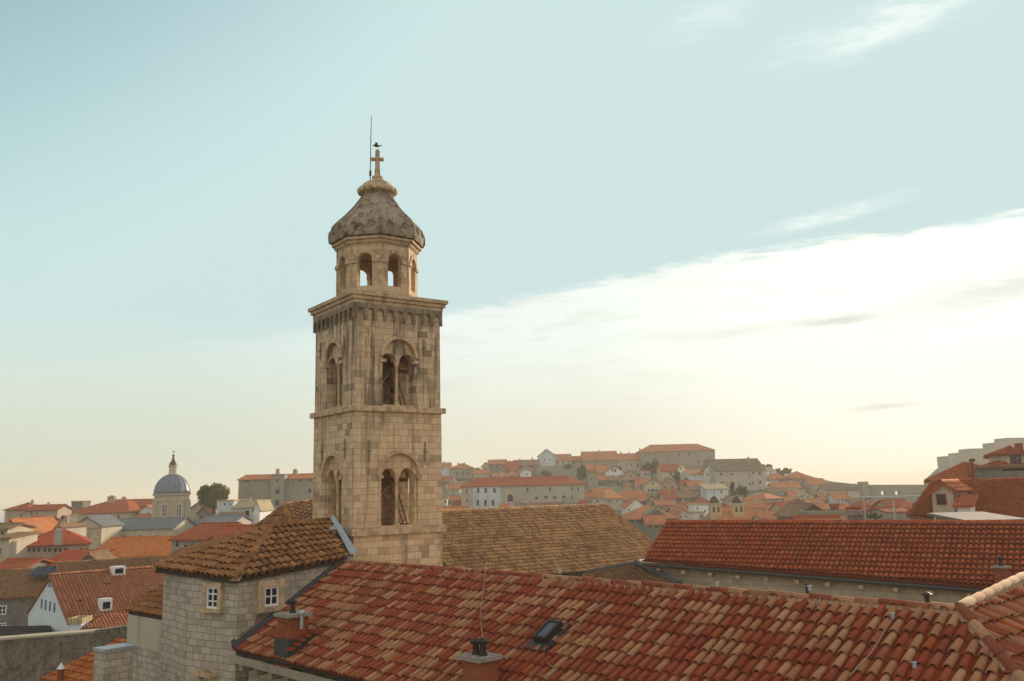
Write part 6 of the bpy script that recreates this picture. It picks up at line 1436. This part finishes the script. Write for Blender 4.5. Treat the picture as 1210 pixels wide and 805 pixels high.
# brick chimney, pots
house('brown brick chimney block behind the dark gabled shed', 983, 991, 598.5, 612, 118, 'flat', 598, .8, wall=M_BRICK, roof='m', name='brick_chimney', cat='chimney')
house('grey squat vent block on the ridge of the red wing', 1008, 1020, 608.5, 620, 72, 'flat', 608, .8, wall='k', roof='k2', name='vent_block', cat='vent')
house('row of red flower boxes on a roof near the vent block', 1004, 1016, 603.5, 607, 84, 'flat', 601.5, .6, wall=plaster_mat('red_box', (.42, .07, .03), .3), roof='r', name='flower_box', cat='flower box')
# pergola
pg = thing('pergola', 'white slim pergola of posts and beams over a roof terrace at the right', 'pergola', P(1060, 612, 118))
Zp = 118; mb = MB(); a_, b_ = P(1018, 588.2, Zp), P(1099, 586.2, Zp); mb.tube([a_, b_], .09, 4); mb.tube([a_ + Vector((0, 4, 0)), b_ + Vector((0, 4, 0))], .08, 4)
for i in range(9): q_ = a_.lerp(b_, i / 8); mb.tube([q_, q_ + Vector((0, 4, 0))], .06, 4)
M_PERG = flat_mat('grey_white_paint', (.42, .43, .42), .6)
mb.build('beams', M_PERG, pg)
for u in (1020.5, 1055, 1096): 
    p = P(u, 588, Zp); mb = MB(); mb.tube([p, Vector((p.x, p.y, p.z - 3.4))], .08, 6); mb.build('post', M_PERG, pg)
house('terrace slab carrying the white pergola at the right', 1014, 1110, 613.5, 630, 119, 'flat', 613.2, 7, wall='p', roof='k2', name='terrace', cat='terrace')
# city wall along the sea with two openings
cw_ = thing('city_wall', 'long grey city wall with a square bastion and sea-lit openings right of the hill', 'wall', P(1040, 590, 300))
pts = [(975, 568.4, 322), (1000, 571, 318), (1019, 573.2, 314), (1027, 573.0, 312), (1110, 572.8, 300)]
segm = []
for (u0, v0, z0), (u1, v1, z1) in zip(pts[:-1], pts[1:]):
    a_, b_ = P(u0, v0, z0), P(u1, v1, z1); mb = MB(); mb.add([Vector((a_.x, a_.y, -1)), Vector((b_.x, b_.y, -1)), b_, a_, Vector((a_.x, a_.y + 2.2, -1)), Vector((b_.x, b_.y + 2.2, -1)), b_ + Vector((0, 2.2, 0)), a_ + Vector((0, 2.2, 0))], [(0, 1, 2, 3), (5, 4, 7, 6), (3, 2, 6, 7), (1, 5, 6, 2), (4, 0, 3, 7), (4, 5, 1, 0)])
    segm.append(mb.build('wall_section', wall_mat('g'), cw_))
cut = []
for u in (1046.3, 1059.5): 
    c = MB(); p = P(u, 582.6, 308); c.box(p, 1.35, 14, 1.15); cut.append(c)
boolean(segm[-1], cut)
mb = MB(); a_ = P(1018, 569.3, 311); b_ = P(1028, 569.3, 311); mb.obox(Vector((a_.x, a_.y, -1)), Vector((b_.x - a_.x - .6, 0, 0)), Vector((0, 4, 0)), Vector((0, 0, a_.z + 1))); mb.build('bastion', wall_mat('g'), cw_)
# stepped fortress on the right skyline
ft = thing('fortress', 'pale stepped fortress wall climbing the right skyline', 'fortress', P(1160, 560, 340))
FZ = 335
for (u0, u1, v, dz) in ((1103, 1121, 556, 0), (1120, 1134, 539, 3), (1133.6, 1146, 535, 5), (1146, 1176, 530.2, 7), (1175, 1191, 523, 9), (1189, 1235, 517.6, 11)):
    a_, b_ = P(u0, v, FZ + dz), P(u1, v, FZ + dz); b_.z = a_.z; mb = MB()
    if u0 == 1103: a_.z = P(u0, 568, FZ).z; b_.z = P(u1, 553, FZ).z
    lo = 6; mb.add([Vector((a_.x, a_.y, lo)), Vector((b_.x, b_.y, lo)), b_, a_, Vector((a_.x, a_.y + 9, lo)), Vector((b_.x, b_.y + 9, lo)), b_ + Vector((0, 9, 0)), a_ + Vector((0, 9, 0))], [(0, 1, 2, 3), (5, 4, 7, 6), (3, 2, 6, 7), (1, 5, 6, 2), (4, 0, 3, 7), (4, 5, 1, 0)])
    mb.build('rampart', wall_mat('l') if u0 > 1103 else wall_mat('g'), ft)
# red roofed house with dormers at the right
rh = thing('dormer_house', 'red tile roofed house with a cream gabled dormer at the right edge', 'house', P(1150, 615, 64))
ra, rb2 = P(1100, 569.2, 69), P(1300, 563.5, 64); rc, rd2 = P(1340, 640, 57), P(1070.5, 609.5, 63.5)
_n = (rb2 - ra).cross(rd2 - ra).normalized(); rc = PP(1340, 632, ra, _n)
T_R2 = tiles_mat('orange_red_tiles', [((.40, .10, .036), 6), ((.33, .078, .032), 2), ((.44, .14, .055), 2)], dark=.2)
o = tile_roof('tiled_roof', [ra, rb2, rc, rd2], Vector((-.25, -.9, -.4)), T_R2, rh, .26, .42, 5, True, None, seed=71, rad=.115, base_mat=T_DKR, jit=.5, up_=(.05, .06))
ridge_caps([ra, rb2], T_R2, o, .45, .13, 6, 72, mortar=False)
mb = MB(); mb.extrude([ra, rb2, rb2 + Vector((3, 6, -3)), ra + Vector((3, 6, -3))], Vector((0, 0, -.14))); mb.extrude([ra, rd2, rd2 + Vector((5.5, 9, .2))], Vector((0, 0, -.1))); mb.build('roof_back_slope', T_R2, rh, rnd=True)
mb = MB(); zt_ = rd2.z - .12; mb.prism([(rd2.x + .4, rd2.y + .4), (rc.x, rc.y + .5), (rb2.x, rb2.y + 5), (rd2.x + 5.5, rd2.y + 9)], 10, zt_); mb.build('wall', wall_mat('p'), rh)
CRD = plaster_mat('stained_cream_render', (.50, .43, .33), .6, scale=1.5)
root, g = house('x', 1100.5, 1126, 581, 616, 61.5, 'front', 572, 5.5, wall=CRD, tiles=(T_R2, .26, .42, 5), over=.28, dZ=-.8, zbase=24); 
add_window(root, PP(1112.4, 590.2, g['L'], g['n']) + g['n'] * .003, g['fx'], g['n'], .62, .74, 'frame', frame_m=flat_mat('brown_window_frame', (.13, .05, .035), .6))
adopt(root, rh)
root, g = house('x', 1131, 1146, 599, 616, 58.5, 'shed', 588, 3.0, wall=wall_mat('w'), roof='m', over=.25, dZ=-.4, zbase=25); adopt(root, rh)
house('grey flat roof sheet in front of the dormer house', 1146, 1203, 617, 622, 50, 'shed', 609.6, 4, wall='g', roof=flat_mat('grey_membrane', (.16, .145, .14), .9), name='flat_roof_shed', cat='shed', zbase=22)
house('orange tiled roof rising behind the dormer house ridge', 1146, 1196, 566, 580, 90, 'hip', 549.5, 9, inset=.75, wall='p', tiles=(T_R2, .26, .42, 4), zbase=12)
root, g = house('small attic tower with red hipped cap and dark window at the right edge', 1184, 1225, 553.5, 572, 84, 'flat', 553, 5, wall='k', roof='k2', name='attic_tower', cat='tower', zbase=12)
r2, g2 = house('x', 1184, 1225, 553.3, 556, 84, 'hip', 545.5, 5, wall='k', tiles=(T_RED, .26, .42, 4), over=.2, zbase=P(1200, 553.5, 84).z - .05); adopt(r2, root)
r2, g2 = house('x', 1190, 1220, 537.5, 549, 84.8, 'hip', 530.5, 3.4, wall=CRD, tiles=(T_RED, .26, .42, 4), over=.35, zbase=P(1200, 550, 84).z); add_window(r2, PP(1200, 543, g2['L'], g2['n']) + g2['n'] * .003, g2['fx'], g2['n'], 1.05, .75, 'frame', frame_m=flat_mat('brown_window_frame', (.13, .05, .035), .6)); adopt(r2, root)
mb = MB(); p = P(1204, 530, 86.5); mb.box((p.x, p.y, p.z), .55, .5, 1.0); mb.build('chimney', M_BRICK, root)
lp_ = thing('street_lamp', 'slim dark lamp post with boxy head before the fortress', 'street lamp', P(1148.5, 562, 82))
p = P(1148.5, 562, 82); t_ = P(1148.5, 544, 82); mb = MB(); mb.tube([p - Vector((0, 0, 1)), t_], .05, 6); mb.build('post', M_IRON, lp_); mb = MB(); mb.box(t_, .4, .3, .26); mb.build('lamp_head', M_IRON, lp_)
